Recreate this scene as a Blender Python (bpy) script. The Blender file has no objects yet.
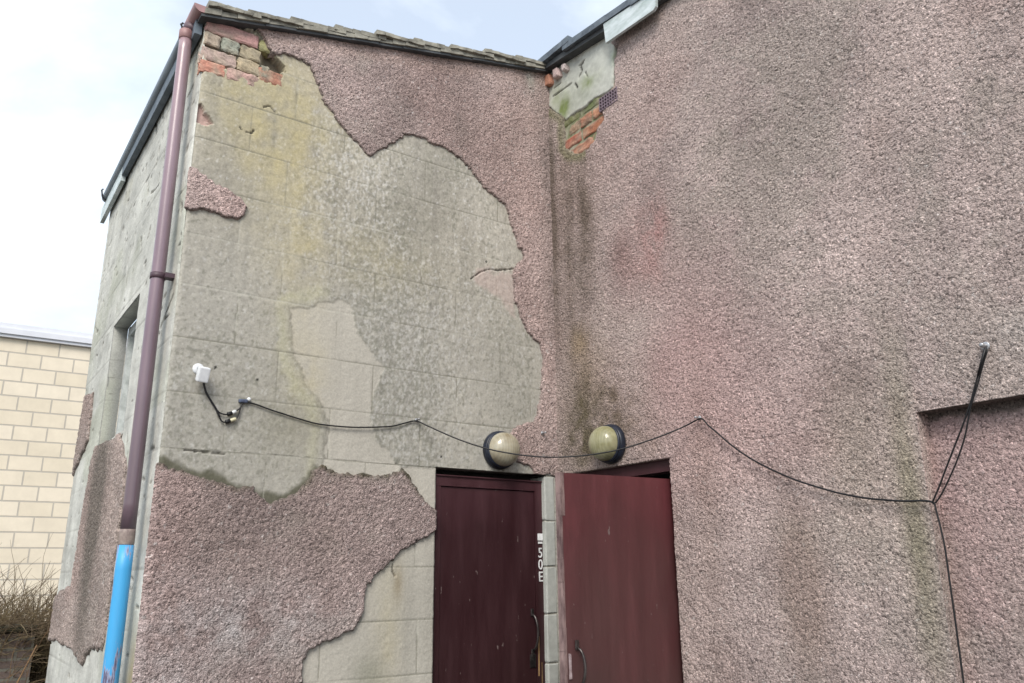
import bpy, bmesh, math, random
import numpy as np
from mathutils import Vector, Matrix, noise as mnoise

# ------------------------------------------------------------------ camera
SC = bpy.context.scene
COL = SC.collection
FPX, PITCH, ROLL, YAW = 807.0, 0.27909, -0.01028, 0.61953
CAM = np.array([-2.6416, -3.32, 1.6])


def heading(v):
    c, s = math.cos(YAW), math.sin(YAW)
    return Vector((c * v[0] + s * v[1], -s * v[0] + c * v[1], v[2]))


cp, sp, cr, sr = math.cos(PITCH), math.sin(PITCH), math.cos(ROLL), math.sin(ROLL)
CF = heading((0, cp, sp))
CR = heading((cr, -sr * sp, sr * cp))
CU = heading((-sr, -cr * sp, cr * cp))
cam = bpy.data.cameras.new("camera")
cam.sensor_width = 36.0
cam.lens = FPX * 36.0 / 1024.0
cam.clip_start, cam.clip_end = 0.05, 2000
camo = bpy.data.objects.new("camera", cam)
M3 = Matrix((CR, CU, -CF)).transposed()
camo.matrix_world = Matrix.Translation(Vector(CAM)) @ M3.to_4x4()
COL.objects.link(camo)
SC.camera = camo

# ------------------------------------------------------------------ world and sun
SUN_EL, SUN_DIR = 42.0, (-0.62, -0.66)          # where the sun stands, seen from the yard
W = bpy.data.worlds.new("World")
SC.world = W
W.use_nodes = True
nt = W.node_tree
nt.nodes.clear()
out = nt.nodes.new("ShaderNodeOutputWorld")
bg = nt.nodes.new("ShaderNodeBackground")
bg.inputs[1].default_value = 0.1
sky = nt.nodes.new("ShaderNodeTexSky")
sky.sky_type = 'NISHITA'
sky.sun_disc = False
sky.sun_elevation = math.radians(SUN_EL)
sky.sun_rotation = math.atan2(SUN_DIR[0], SUN_DIR[1])
sky.dust_density = 2.0
tc = nt.nodes.new("ShaderNodeTexCoord")
mp = nt.nodes.new("ShaderNodeMapping")
mp.inputs['Scale'].default_value = (1.0, 1.0, 2.1)
mp.inputs['Location'].default_value = (0.35, 0.1, 0.2)
nz = nt.nodes.new("ShaderNodeTexNoise")
nz.inputs['Scale'].default_value = 1.9
nz.inputs['Detail'].default_value = 7
nz.inputs['Roughness'].default_value = 0.56
nz.inputs['Distortion'].default_value = 0.25
rp = nt.nodes.new("ShaderNodeValToRGB")
rp.color_ramp.elements[0].position = 0.40
rp.color_ramp.elements[0].color = (0.45, 0.45, 0.45, 1)
rp.color_ramp.elements[1].position = 0.66
rp.color_ramp.elements[1].color = (1, 1, 1, 1)
mx = nt.nodes.new("ShaderNodeMix")
mx.data_type = 'RGBA'
mx.inputs[7].default_value = (5.5, 5.95, 6.35, 1)
nt.links.new(tc.outputs['Generated'], mp.inputs['Vector'])
nt.links.new(mp.outputs[0], nz.inputs['Vector'])
nt.links.new(nz.outputs['Fac'], rp.inputs[0])
nt.links.new(rp.outputs[0], mx.inputs[0])
nt.links.new(sky.outputs[0], mx.inputs[6])
nt.links.new(mx.outputs[2], bg.inputs[0])
nt.links.new(bg.outputs[0], out.inputs[0])
sun = bpy.data.lights.new("sun", 'SUN')
sun.energy = 1.35
sun.angle = math.radians(28)
sun.color = (1.0, 0.95, 0.88)
suno = bpy.data.objects.new("sun", sun)
ce = math.cos(math.radians(SUN_EL))
sd = Vector((SUN_DIR[0], SUN_DIR[1], 0)).normalized() * ce + Vector((0, 0, math.sin(math.radians(SUN_EL))))
suno.rotation_euler = sd.to_track_quat('Z', 'Y').to_euler()
suno.location = (-6, -6, 9)
COL.objects.link(suno)
SC.view_settings.view_transform = 'Standard'
SC.view_settings.look = 'None'
SC.view_settings.gamma = 1.0
SC.view_settings.exposure = 1.20
SC.render.engine = 'CYCLES'
SC.cycles.max_bounces = 6
SC.cycles.diffuse_bounces = 3


# ------------------------------------------------------------------ helpers: materials
def newmat(name):
    m = bpy.data.materials.new(name)
    m.use_nodes = True
    n = m.node_tree
    b = n.nodes["Principled BSDF"]
    return m, n, b


def node(n, t, **kw):
    x = n.nodes.new(t)
    for k, v in kw.items():
        if hasattr(x, k) and k not in x.inputs:
            setattr(x, k, v)
        else:
            x.inputs[k].default_value = v
    return x


def ramp(n, stops):
    r = n.nodes.new("ShaderNodeValToRGB")
    e = r.color_ramp.elements
    while len(e) < len(stops):
        e.new(0.5)
    for el, (p, c) in zip(e, stops):
        el.position = p
        el.color = c if len(c) == 4 else (*c, 1)
    return r


def mix(n, mode, fac, a, b):
    x = n.nodes.new("ShaderNodeMix")
    x.data_type = 'RGBA'
    x.blend_type = mode
    for i, v in ((0, fac), (6, a), (7, b)):
        if hasattr(v, 'links'):
            n.links.new(v, x.inputs[i])
        else:
            x.inputs[i].default_value = v if i == 0 or len(v) == 4 else (*v, 1)
    return x.outputs[2]


def grey(v):
    return (v, v, v, 1)


def mat_wall(name, grain, cell=0.0, bump=0.0015, lo=0.7, hi=1.25, rough=0.92):
    """Wall surface: the 'Col' attribute of the mesh (stains, wear, painted shade in the window reveal) times fine grain; cell > 0 adds single pebbles."""
    m, n, b = newmat(name)
    at = node(n, "ShaderNodeAttribute", attribute_name="Col")
    t = n.nodes.new("ShaderNodeTexCoord")
    nz = node(n, "ShaderNodeTexNoise", Scale=grain, Detail=6.0, Roughness=0.7)
    n.links.new(t.outputs['Object'], nz.inputs['Vector'])
    r = ramp(n, [(0.3, grey(lo)), (0.7, grey(hi))])
    n.links.new(nz.outputs['Fac'], r.inputs[0])
    c = mix(n, 'MULTIPLY', 1.0, at.outputs['Color'], r.outputs[0])
    bp = node(n, "ShaderNodeBump", Strength=1.0, Distance=bump)
    if cell:
        nd = node(n, "ShaderNodeTexNoise", Scale=cell * 0.7, Detail=2.0)
        n.links.new(t.outputs['Object'], nd.inputs['Vector'])
        va = n.nodes.new("ShaderNodeMix")
        va.data_type = 'VECTOR'
        va.inputs[0].default_value = 0.006
        n.links.new(t.outputs['Object'], va.inputs[4])
        n.links.new(nd.outputs['Color'], va.inputs[5])
        v = node(n, "ShaderNodeTexVoronoi", Scale=cell)
        n.links.new(va.outputs[1], v.inputs['Vector'])
        sx = n.nodes.new("ShaderNodeSeparateColor")
        n.links.new(v.outputs['Color'], sx.inputs[0])
        r2 = ramp(n, [(0.0, grey(0.42)), (0.12, grey(0.62)), (0.21, grey(0.95)), (0.72, grey(1.08)), (0.90, grey(1.3)), (1.0, grey(1.7))])
        n.links.new(sx.outputs[0], r2.inputs[0])
        c = mix(n, 'MULTIPLY', 1.0, c, r2.outputs[0])
        inv = node(n, "ShaderNodeMath", operation='MULTIPLY_ADD')
        inv.inputs[1].default_value = -1.0
        inv.inputs[2].default_value = 1.0
        n.links.new(v.outputs['Distance'], inv.inputs[0])
        ad = node(n, "ShaderNodeMath", operation='ADD')
        n.links.new(inv.outputs[0], ad.inputs[0])
        n.links.new(nz.outputs['Fac'], ad.inputs[1])
        n.links.new(ad.outputs[0], bp.inputs['Height'])
    else:
        n.links.new(nz.outputs['Fac'], bp.inputs['Height'])
    n.links.new(c, b.inputs['Base Color'])
    n.links.new(bp.outputs[0], b.inputs['Normal'])
    b.inputs['Roughness'].default_value = rough
    b.inputs['Specular IOR Level'].default_value = 0.25
    return m


def mat_simple(name, c1, c2=None, scale=8.0, rough=0.6, bump=0.0, spec=0.4, stretch=(1, 1, 1), metal=0.0, lo=0.35, hi=0.65, detail=5.0, coat=0.0):
    m, n, b = newmat(name)
    t = n.nodes.new("ShaderNodeTexCoord")
    mpn = n.nodes.new("ShaderNodeMapping")
    mpn.inputs['Scale'].default_value = stretch
    n.links.new(t.outputs['Object'], mpn.inputs['Vector'])
    nz = node(n, "ShaderNodeTexNoise", Scale=scale, Detail=detail, Roughness=0.65)
    n.links.new(mpn.outputs[0], nz.inputs['Vector'])
    c2 = c2 or tuple(0.75 * x for x in c1)
    r = ramp(n, [(lo, c2), (hi, c1)])
    n.links.new(nz.outputs['Fac'], r.inputs[0])
    n.links.new(r.outputs[0], b.inputs['Base Color'])
    b.inputs['Roughness'].default_value = rough
    b.inputs['Specular IOR Level'].default_value = spec
    b.inputs['Metallic'].default_value = metal
    b.inputs['Coat Weight'].default_value = coat
    if bump:
        bp = node(n, "ShaderNodeBump", Strength=1.0, Distance=bump)
        n.links.new(nz.outputs['Fac'], bp.inputs['Height'])
        n.links.new(bp.outputs[0], b.inputs['Normal'])
    return m


def mat_attr(name, rough=0.85, scale=40.0, lo=0.7, hi=1.25, bump=0.001, spec=0.3):
    m = mat_wall(name, scale, 0.0, bump, lo, hi, rough)
    m.node_tree.nodes["Principled BSDF"].inputs['Specular IOR Level'].default_value = spec
    return m


# ------------------------------------------------------------------ helpers: objects and meshes
def link(name, me, mat=None, parent=None):
    o = bpy.data.objects.new(name, me)
    COL.objects.link(o)
    if mat is not None:
        me.materials.append(mat)
    if parent is not None:
        o.parent = parent
        o.matrix_parent_inverse = Matrix.Translation(-Vector(parent_loc(parent)))
    return o


def parent_loc(p):
    v = Vector((0, 0, 0))
    while p is not None:
        v += p.location
        p = p.parent
    return v


def tag(o, label=None, cat=None, group=None, kind=None):
    if label:
        o['label'] = label
    if cat:
        o['category'] = cat
    if group:
        o['group'] = group
    if kind:
        o['kind'] = kind
    return o


def empty(name, loc, label, cat, group=None):
    o = bpy.data.objects.new(name, None)
    o.empty_display_size = 0.1
    o.location = loc
    COL.objects.link(o)
    return tag(o, label, cat, group)


class MB:
    """Collects boxes, tubes and lathes in world coordinates and links them as one mesh."""

    def __init__(self):
        self.v, self.f, self.c, self.s = [], [], [], []

    def add(self, vs, fs, col=None, smooth=False):
        k = len(self.v)
        self.v += [tuple(p) for p in vs]
        self.f += [tuple(i + k for i in q) for q in fs]
        self.c += [col or (1, 1, 1)] * len(vs)
        self.s += [smooth] * len(fs)

    def hexa(self, p, col=None):
        """eight corners: bottom four (counter-clockwise) then top four"""
        self.add(p, [(3, 2, 1, 0), (4, 5, 6, 7), (0, 1, 5, 4), (1, 2, 6, 5), (2, 3, 7, 6), (3, 0, 4, 7)], col)

    def box(self, lo, hi, col=None):
        x0, y0, z0 = lo
        x1, y1, z1 = hi
        self.hexa([(x0, y0, z0), (x1, y0, z0), (x1, y1, z0), (x0, y1, z0), (x0, y0, z1), (x1, y0, z1), (x1, y1, z1), (x0, y1, z1)], col)

    def bbox(self, o, ex, ey, ez, size, bev=0.004, col=None):
        """bevelled box centred on o, axes ex ey ez, full size"""
        bm = bmesh.new()
        bmesh.ops.create_cube(bm, size=1.0)
        for v in bm.verts:
            v.co = Vector((v.co.x * size[0], v.co.y * size[1], v.co.z * size[2]))
        bmesh.ops.bevel(bm, geom=list(bm.edges), offset=bev, segments=2, affect='EDGES', profile=0.6)
        ex, ey, ez, o = Vector(ex), Vector(ey), Vector(ez), Vector(o)
        bm.verts.index_update()
        self.add([o + ex * v.co.x + ey * v.co.y + ez * v.co.z for v in bm.verts], [[v.index for v in f.verts] for f in bm.faces], col)
        bm.free()

    def tube(self, pts, r, n=8, col=None, cap=True):
        pts = [Vector(p) for p in pts]
        rr = r if isinstance(r, (list, tuple)) else [r] * len(pts)
        vs, fs = [], []
        up = Vector((0.13, 0.21, 0.97))
        for i, p in enumerate(pts):
            d = (pts[min(i + 1, len(pts) - 1)] - pts[max(i - 1, 0)])
            d = d.normalized() if d.length > 1e-9 else Vector((0, 0, 1))
            a = d.cross(up)
            if a.length < 0.05:
                a = d.cross(Vector((1, 0, 0)))
            a.normalize()
            b = d.cross(a)
            for k in range(n):
                t = 2 * math.pi * k / n
                vs.append(p + (a * math.cos(t) + b * math.sin(t)) * rr[i])
        for i in range(len(pts) - 1):
            for k in range(n):
                fs.append((i * n + k, i * n + (k + 1) % n, (i + 1) * n + (k + 1) % n, (i + 1) * n + k))
        if cap:
            fs.append(tuple(range(n - 1, -1, -1)))
            fs.append(tuple(range((len(pts) - 1) * n, len(pts) * n)))
        self.add(vs, fs, col, True)

    def lathe(self, o, axis, prof, n=40, col=None, sx=1.0, wav=0.0):
        """profile of (radius, distance along axis) turned about axis through o"""
        axis = Vector(axis).normalized()
        a = axis.cross(Vector((0, 0, 1)))
        if a.length < 0.1:
            a = Vector((1, 0, 0))
        a.normalize()
        b = axis.cross(a)
        o = Vector(o)
        vs, fs = [], []
        for r, h in prof:
            for k in range(n):
                t = 2 * math.pi * k / n
                vs.append(o + axis * h + (a * math.cos(t) * sx + b * math.sin(t)) * r)
        for i in range(len(prof) - 1):
            for k in range(n):
                fs.append((i * n + k, i * n + (k + 1) % n, (i + 1) * n + (k + 1) % n, (i + 1) * n + k))
        fs.append(tuple(range(n - 1, -1, -1)))
        fs.append(tuple(range((len(prof) - 1) * n, len(prof) * n)))
        self.add(vs, fs, col, True)

    def build(self, name, mat, parent=None, jitter=0.0, seed=1):
        me = bpy.data.meshes.new(name)
        off = Vector(parent_loc(parent)) if parent is not None else Vector((0, 0, 0))
        vs = self.v
        if jitter:
            rnd = random.Random(seed)
            vs = [(x + rnd.uniform(-jitter, jitter), y + rnd.uniform(-jitter, jitter), z + rnd.uniform(-jitter, jitter)) for x, y, z in vs]
        me.from_pydata(vs, [], self.f)
        me.polygons.foreach_set('use_smooth', self.s)
        ca = me.color_attributes.new("Col", 'FLOAT_COLOR', 'POINT')
        ca.data.foreach_set('color', np.array([(*c[:3], 1.0) for c in self.c], dtype=np.float32).ravel())
        bm = bmesh.new()
        bm.from_mesh(me)
        bmesh.ops.recalc_face_normals(bm, faces=bm.faces)
        bm.to_mesh(me)
        bm.free()
        return link(name, me, mat, parent)


# ------------------------------------------------------------------ helpers: dense wall sheets
def fnoise(shape, sv, su, seed):
    """smooth random field, unit deviation; sv, su = grain size in cells down and along"""
    r = np.random.default_rng(seed)
    F = np.fft.rfft2(r.standard_normal(shape))
    fy = np.fft.fftfreq(shape[0])[:, None]
    fx = np.fft.rfftfreq(shape[1])[None, :]
    F *= np.exp(-2 * (math.pi ** 2) * ((fy * sv) ** 2 + (fx * su) ** 2))
    g = np.fft.irfft2(F, s=shape)
    return (g - g.mean()) / (g.std() + 1e-12)


def fractal(shape, s, seed, octaves=4, ax=1.0):
    g = 0
    a = 1.0
    for k in range(octaves):
        g = g + a * fnoise(shape, s * ax, s, seed + 17 * k)
        s /= 2.1
        a *= 0.62
    return g / np.std(g)


def sdist(U, V, poly):
    """signed distance to a polygon, positive inside"""
    d2 = np.full(U.shape, 1e9)
    ins = np.zeros(U.shape, bool)
    n = len(poly)
    for i in range(n):
        x0, y0 = poly[i]
        x1, y1 = poly[(i + 1) % n]
        dx, dy = x1 - x0, y1 - y0
        L = dx * dx + dy * dy + 1e-12
        t = np.clip(((U - x0) * dx + (V - y0) * dy) / L, 0, 1)
        d2 = np.minimum(d2, (U - x0 - t * dx) ** 2 + (V - y0 - t * dy) ** 2)
        if abs(dy) > 1e-12:
            c = (y0 > V) != (y1 > V)
            ins ^= c & (U < (x1 - x0) * (V - y0) / dy + x0)
    d = np.sqrt(d2)
    return np.where(ins, d, -d)


def sstep(a, b, x):
    t = np.clip((x - a) / (b - a), 0, 1)
    return t * t * (3 - 2 * t)


def blob(U, V, u, v, su, sv):
    return np.exp(-0.5 * (((U - u) / su) ** 2 + ((V - v) / sv) ** 2))


def axis(lo, hi, step, edges, extra=()):
    """positions along one axis; every (e0, e1, n) rectangle edge becomes n+1 coincident lines that ramp into its depth"""
    base = np.concatenate([np.arange(lo, hi, step), [hi], list(extra)])
    ev = sorted({e for q in edges for e in q[:2]})
    base = [p for p in np.unique(base) if all(abs(p - e) > 0.4 * step for e in ev)]
    rows = [(p, 0, [1.0 if e0 < p < e1 else 0.0 for e0, e1, n in edges]) for p in base]
    for k, (e0, e1, n) in enumerate(edges):
        for e, rev in ((e0, False), (e1, True)):
            for i in range(n + 1):
                t = i / n
                T = [1.0 if a < e < b else 0.0 for a, b, m in edges]
                T[k] = 1 - t if rev else t
                rows.append((e, i + 1, T))
    rows.sort(key=lambda r: (r[0], r[1]))
    return np.array([r[0] for r in rows]), np.array([r[2] for r in rows]).reshape(len(rows), len(edges)).T


class Sheet:
    """a wall face as a fine grid of vertices: u along it, v up, outward normal n"""

    def __init__(self, origin, eu, nrm, pu, Tu, pv, Tv, depths=(), holes=()):
        self.o, self.eu, self.n = np.array(origin, float), np.array(eu, float), np.array(nrm, float)
        self.U, self.V = np.meshgrid(pu, pv)
        self.shape = self.U.shape
        self.fu = np.searchsorted(pu, pu, 'left')
        self.fv = np.searchsorted(pv, pv, 'left')
        self.dep = np.zeros(self.shape)
        self.ramp = np.zeros(self.shape, bool)
        self.hole = np.zeros(self.shape, bool)
        for k, d in enumerate(depths):
            m = np.minimum(Tu[k][None, :], Tv[k][:, None])
            self.dep += d * m
            self.ramp |= (m > 0) & (m < 1)
            if holes[k]:
                self.hole |= m >= 1
        self.col = np.ones(self.shape + (3,))

    def points(self, h):
        one = lambda a: a[self.fv][:, self.fu]
        h = one(h)
        self.col = np.where(self.ramp[..., None], self.col, one(self.col))
        d = h - self.dep
        return (self.o + self.U[..., None] * self.eu + d[..., None] * self.n + self.V[..., None] * np.array([0, 0, 1.0]))

    def build(self, name, mat, parent, P, keep=None, flip=False):
        nv, nu = self.shape
        idx = np.arange(nv * nu).reshape(nv, nu)
        a, b, c, d = idx[:-1, :-1], idx[:-1, 1:], idx[1:, 1:], idx[1:, :-1]
        H = self.hole
        ok = ~(H[:-1, :-1] & H[:-1, 1:] & H[1:, 1:] & H[1:, :-1])
        if keep is not None:
            ok &= keep[:-1, :-1] | keep[:-1, 1:] | keep[1:, 1:] | keep[1:, :-1]
        d1 = P[1:, 1:] - P[:-1, :-1]
        d2 = P[1:, :-1] - P[:-1, 1:]
        ok &= np.linalg.norm(np.cross(d1, d2), axis=-1) > 1e-9
        q = np.stack([a[ok], b[ok], c[ok], d[ok]], -1)
        if flip:
            q = q[:, ::-1]
        used = np.zeros(nv * nu, bool)
        used[q.ravel()] = True
        new = np.cumsum(used) - 1
        q = new[q]
        pts = P.reshape(-1, 3)[used].astype(np.float32)
        cols = np.concatenate([self.col.reshape(-1, 3)[used], np.ones((used.sum(), 1))], 1).astype(np.float32)
        me = bpy.data.meshes.new(name)
        me.vertices.add(len(pts))
        me.vertices.foreach_set('co', pts.ravel())
        me.loops.add(q.size)
        me.loops.foreach_set('vertex_index', q.ravel().astype(np.int32))
        me.polygons.add(len(q))
        me.polygons.foreach_set('loop_start', np.arange(0, q.size, 4, dtype=np.int32))
        me.polygons.foreach_set('loop_total', np.full(len(q), 4, np.int32))
        me.polygons.foreach_set('use_smooth', np.ones(len(q), bool))
        me.update(calc_edges=True)
        ca = me.color_attributes.new("Col", 'FLOAT_COLOR', 'POINT')
        ca.data.foreach_set('color', np.clip(cols, 0, 1).ravel())
        return link(name, me, mat, parent)


def lerp(a, b, t):
    return a + (b - a) * t


def tint(col, c, t):
    """move colours towards c by the field t"""
    t = np.clip(t, 0, 1)[..., None]
    return col * (1 - t) + np.array(c) * t


# ------------------------------------------------------------------ materials
M_BLOCK = mat_wall("weathered_blockwork", 110.0, 0.0, 0.0012, 0.82, 1.18)
M_HARL = mat_wall("pebble_dash", 300.0, 165.0, 0.005, 0.78, 1.22)
M_PLASTER = mat_attr("cement_plaster", 0.8, 30.0, 0.85, 1.12, 0.001)
M_BRICK = mat_attr("old_brick", 0.9, 90.0, 0.65, 1.3, 0.002)
M_TILE = mat_simple("lichened_concrete_tile", (0.34, 0.325, 0.27), (0.15, 0.143, 0.12), 16.0, 0.9, 0.004)
M_UNDERSIDE = mat_simple("shade_dark_underlay", (0.080, 0.085, 0.090), (0.045, 0.05, 0.054), 12.0, 0.7, 0.001)  # shade of the verge's underside put into this dark colour
M_WOOD = mat_simple("painted_board", (0.62, 0.68, 0.70), (0.36, 0.43, 0.42), 9.0, 0.6, 0.0008, stretch=(1, 1, 3), lo=0.3)
M_INSIDE = mat_simple("dark_interior", (0.03, 0.028, 0.026), None, 5.0, 0.95)

HARL = np.array([0.452, 0.364, 0.344])
SKIM = np.array([0.368, 0.346, 0.294])
SMOOTH = np.array([0.440, 0.418, 0.366])

# ------------------------------------------------------------------ the building
WA = 1.953                     # width of the block wing's gable wall
bld = empty("building", (0, 0, 0), "pink pebble dashed building with a grey block wing shedding its render and two maroon doors", "building")


def topA(u):
    return 4.012 + 0.243 * (u + 1.96)


def topB(y):
    return 4.50 + 0.115 * y


# --- gable wall of the wing: bare blocks and the thin weathered skim over them
DOOR_A = (-0.722, -0.078, -1.0, 2.083)
pu, Tu = axis(-WA, 0.03, 0.005, [(DOOR_A[0], DOOR_A[1], 8)])
pv, Tv = axis(0.9, 4.56, 0.005, [(DOOR_A[2], DOOR_A[3], 8)], extra=np.arange(0, 0.9, 0.05))
keepv = pv >= 0
pv, Tv = pv[keepv], Tv[:, keepv]
S = Sheet((0, 0, 0), (1, 0, 0), (0, -1, 0), pu, Tu, pv, Tv, [0.11], [True])
U, V = S.U, S.V
sh = S.shape
V0 = V.copy()
S.V = np.minimum(V, topA(U))
V = S.V
n1 = fnoise(sh, 60, 30, 1) * 0.8 + 0.35 * fnoise(sh, 16, 12, 2)
n2 = fractal(sh, 5, 2, 3)
nf = fnoise(sh, 1.0, 1.0, 3)
nm = fnoise(sh, 2.2, 2.2, 4)
streak = fnoise(sh, 90, 3.5, 5) * 0.6 + fnoise(sh, 40, 1.6, 6) * 0.4
REPAIR = [(-1.4753, 2.7329), (-1.3749, 2.7561), (-1.3385, 2.7819), (-1.3006, 2.789), (-1.2558, 2.8168), (-1.2084, 2.8064), (-1.1721, 2.7789), (-1.1689, 2.7115), (-1.1362, 2.6542), (-1.094, 2.6127), (-1.0465, 2.5717), (-0.9983, 2.5226), (-1.0373, 2.4677), (-1.0671, 2.3328), (-1.0585, 2.2462), (-1.0211, 2.1855), (-0.9844, 2.1428), (-0.9479, 2.1136), (-0.9211, 2.0744), (-0.9594, 2.0088), (-1.2831, 1.9909), (-1.2787, 2.0726), (-1.2731, 2.2171), (-1.2917, 2.2996), (-1.3224, 2.3499), (-1.3809, 2.4055), (-1.4118, 2.462), (-1.443, 2.5229), (-1.45, 2.5945)]
LOWER = [(-0.9107, 2.0682), (-0.7157, 2.0831), (-0.7175, 1.069), (-1.4067, 1.1303), (-1.3395, 1.3477), (-1.0908, 1.6594), (-0.8268, 1.8355)]
UPPER = [(-1.2045, 3.5698), (-0.9376, 3.8257), (-0.5403, 3.7474), (-0.18, 3.2779), (-0.2168, 3.0954), (-0.538, 3.3095), (-0.6312, 3.3998), (-0.952, 3.3706), (-1.1698, 3.3916)]
SPALL = [(-0.5305, 3.0649), (-0.4812, 3.1085), (-0.4201, 3.144), (-0.358, 3.1494), (-0.2421, 3.1881), (-0.2181, 3.0095), (-0.2592, 2.9008), (-0.3488, 2.9846), (-0.4624, 3.018)]
CAVITY = [(-1.9687, 4.0301), (-1.9115, 4.034), (-1.7576, 4.0523), (-1.6929, 4.0087), (-1.6378, 3.9766), (-1.5854, 3.921), (-1.5832, 3.8892), (-1.6084, 3.8361), (-1.6823, 3.808), (-1.7287, 3.8061), (-1.7697, 3.8009), (-1.8192, 3.7974), (-1.8624, 3.7806), (-1.904, 3.7541), (-1.9597, 3.7479), (-1.9702, 3.7692)]
CHIP = [(-1.9794, 3.5551), (-1.9621, 3.5761), (-1.9381, 3.5867), (-1.9148, 3.5606), (-1.8756, 3.5355), (-1.8779, 3.5133), (-1.9582, 3.4957), (-1.9813, 3.4878)]
rag = n2 * 0.004 + nf * 0.0026 + nm * 0.002
sR = sdist(U, V, REPAIR) + rag
sL = sdist(U, V, LOWER) + rag * 0.6
sU = sdist(U, V, UPPER) + rag * 3
sC = sdist(U, V, CAVITY) + rag * 2.2
sP = sdist(U, V, CHIP) + rag
skim = (1 - sstep(-0.004, 0.004, sR)) * (1 - sstep(-0.004, 0.006, sL))
cav = sstep(-0.004, 0.006, sC)
chip = sstep(-0.003, 0.004, sP)
# mortar joints: courses of 225 mm, blocks of 450 mm
row = np.floor((V - 2.0800 + 0.0005) / 0.225)
dv = np.abs((V - 2.0800) - row * 0.225)
dv = np.minimum(dv, 0.225 - dv)
shift = np.where(row % 2 == 0, -1.263, -1.073) + 0.005 * np.round(2.4 * np.sin(row * 7.3))
du = (U - shift) / 0.45
du = np.abs(du - np.round(du)) * 0.45
jn = 0.5 + 0.5 * np.tanh(1.2 * fnoise(sh, 3, 30, 8) + 0.15)
jv = 0.5 + 0.5 * np.tanh(1.3 * fnoise(sh, 24, 24, 9) - 0.1)
wob = 0.0010 * fnoise(sh, 8, 8, 10)
joint = np.maximum((1 - sstep(0.0008, 0.0042, dv + wob)) * (0.6 + 0.4 * jn), (1 - sstep(0.0006, 0.0038, du + wob)) * (0.55 + 0.4 * jv))
h = 0.0028 * skim + 0.0003 * nf + 0.0008 * n1 + 0.0004 * nm * skim - 0.0018 * joint * (1 - cav)
h = h - cav * (0.020 + 0.040 * sstep(-1.70, -1.66, U)) - chip * 0.022
edge_u = np.minimum(np.abs(U + WA), 1.0)
h = h * sstep(0.0, 0.03, edge_u) if False else h
c = np.zeros(sh + (3,)) + SKIM
c = tint(c, SMOOTH, (1 - skim) * 0.95)
c = tint(c, SMOOTH * 0.97, sstep(-0.03, 0.06, sU) * 0.55)
c = c * (1 + 0.065 * n1 + 0.05 * streak * skim + 0.03 * streak)[..., None]
# grey-green growth, lichen specks
grow = sstep(0.1, 1.7, 0.9 * fnoise(sh, 60, 28, 21) + 0.5 * streak + 0.7 * blob(U, V, -0.62, 2.85, 0.28, 0.35) + 0.6 * blob(U, V, -0.55, 2.45, 0.4, 0.2) + 0.5 * blob(U, V, -1.15, 3.2, 0.25, 0.3))
c = tint(c, (0.230, 0.220, 0.182), 0.46 * grow * skim)
patchy = fnoise(sh, 55, 30, 32)
speck = np.maximum(sstep(0.85, 1.7, fnoise(sh, 0.9, 0.65, 31) + 0.5 * patchy), 0.25 * sstep(2.0, 2.5, fnoise(sh, 2.4, 1.3, 35) + 0.4 * patchy))
c = c * (1 + skim * (0.065 + 0.035 * np.clip(patchy + 0.5, 0, 2)) * fnoise(sh, 1.2, 0.6, 36))[..., None]
c = tint(c, (0.60, 0.59, 0.56), 0.55 * speck * skim)
c = tint(c, (0.345, 0.338, 0.310), 0.45 * skim * sstep(3.5, 2.6, V))
dark = sstep(0.9, 1.8, fnoise(sh, 0.9, 0.8, 33) + 0.7 * grow + 0.2 * patchy)
c = tint(c, (0.17, 0.17, 0.135), 0.50 * dark * skim)
# yellow lichen wash below the verge
yel = (blob(U, V, -1.60, 3.62, 0.11, 0.28) + 0.8 * blob(U, V, -1.78, 3.75, 0.14, 0.22) + 0.5 * blob(U, V, -1.45, 3.2, 0.10, 0.5) + 0.35 * blob(U, V, -1.30, 3.8, 0.2, 0.2)
       + 0.5 * blob(U, V, -1.37, 2.42, 0.06, 0.12) + 0.45 * blob(U, V, -0.95, 1.35, 0.05, 0.25) + 0.4 * blob(U, V, -1.17, 3.05, 0.3, 0.1))
c = tint(c, (0.435, 0.375, 0.20), np.clip(yel, 0, 1) * (0.50 + 0.10 * n2 + 0.08 * streak))
c = tint(c, (0.45, 0.40, 0.30), 0.5 * blob(U, V, -1.42, 3.92, 0.12, 0.10))
# darker line along the skim's broken edge, pale line of new plaster
c = tint(c, (0.18, 0.175, 0.14), 0.35 * np.exp(-((sR + 0.006) / 0.007) ** 2) * skim)
c = tint(c, (0.45, 0.44, 0.28), 0.35 * np.exp(-((sR + 0.05) / 0.03) ** 2) * skim * sstep(-1.5, -1.2, -np.abs(U + 1.42) * 4 - 0.9))
# dirt above the broken harling at the bottom of the skim
LOWEDGE = [(-2.0212, 2.0824), (-1.8847, 2.027), (-1.7405, 1.9893), (-1.6468, 1.9548), (-1.5353, 1.9363), (-1.4508, 1.9322), (-1.3556, 2.0037), (-1.3271, 2.0479), (-1.2491, 2.0357), (-1.3316, 1.9043), (-1.5002, 1.857), (-1.7846, 1.9243), (-2.0089, 1.9695)]
c = tint(c, (0.08, 0.078, 0.05), 0.88 * sstep(-0.012, 0.022, sdist(U, V, LOWEDGE) + n2 * 0.008))
c = tint(c, (0.23, 0.22, 0.17), 0.5 * blob(U, V, -1.44, 2.2, 0.10, 0.09))
# joints: grime in some, pale lime in others
lime = sstep(0.2, 1.0, fnoise(sh, 6, 40, 41))
c = tint(c, (0.17, 0.165, 0.13), 0.8 * joint * (1 - 0.8 * lime))
c = tint(c, (0.55, 0.54, 0.47), 0.45 * joint * lime)
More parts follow.
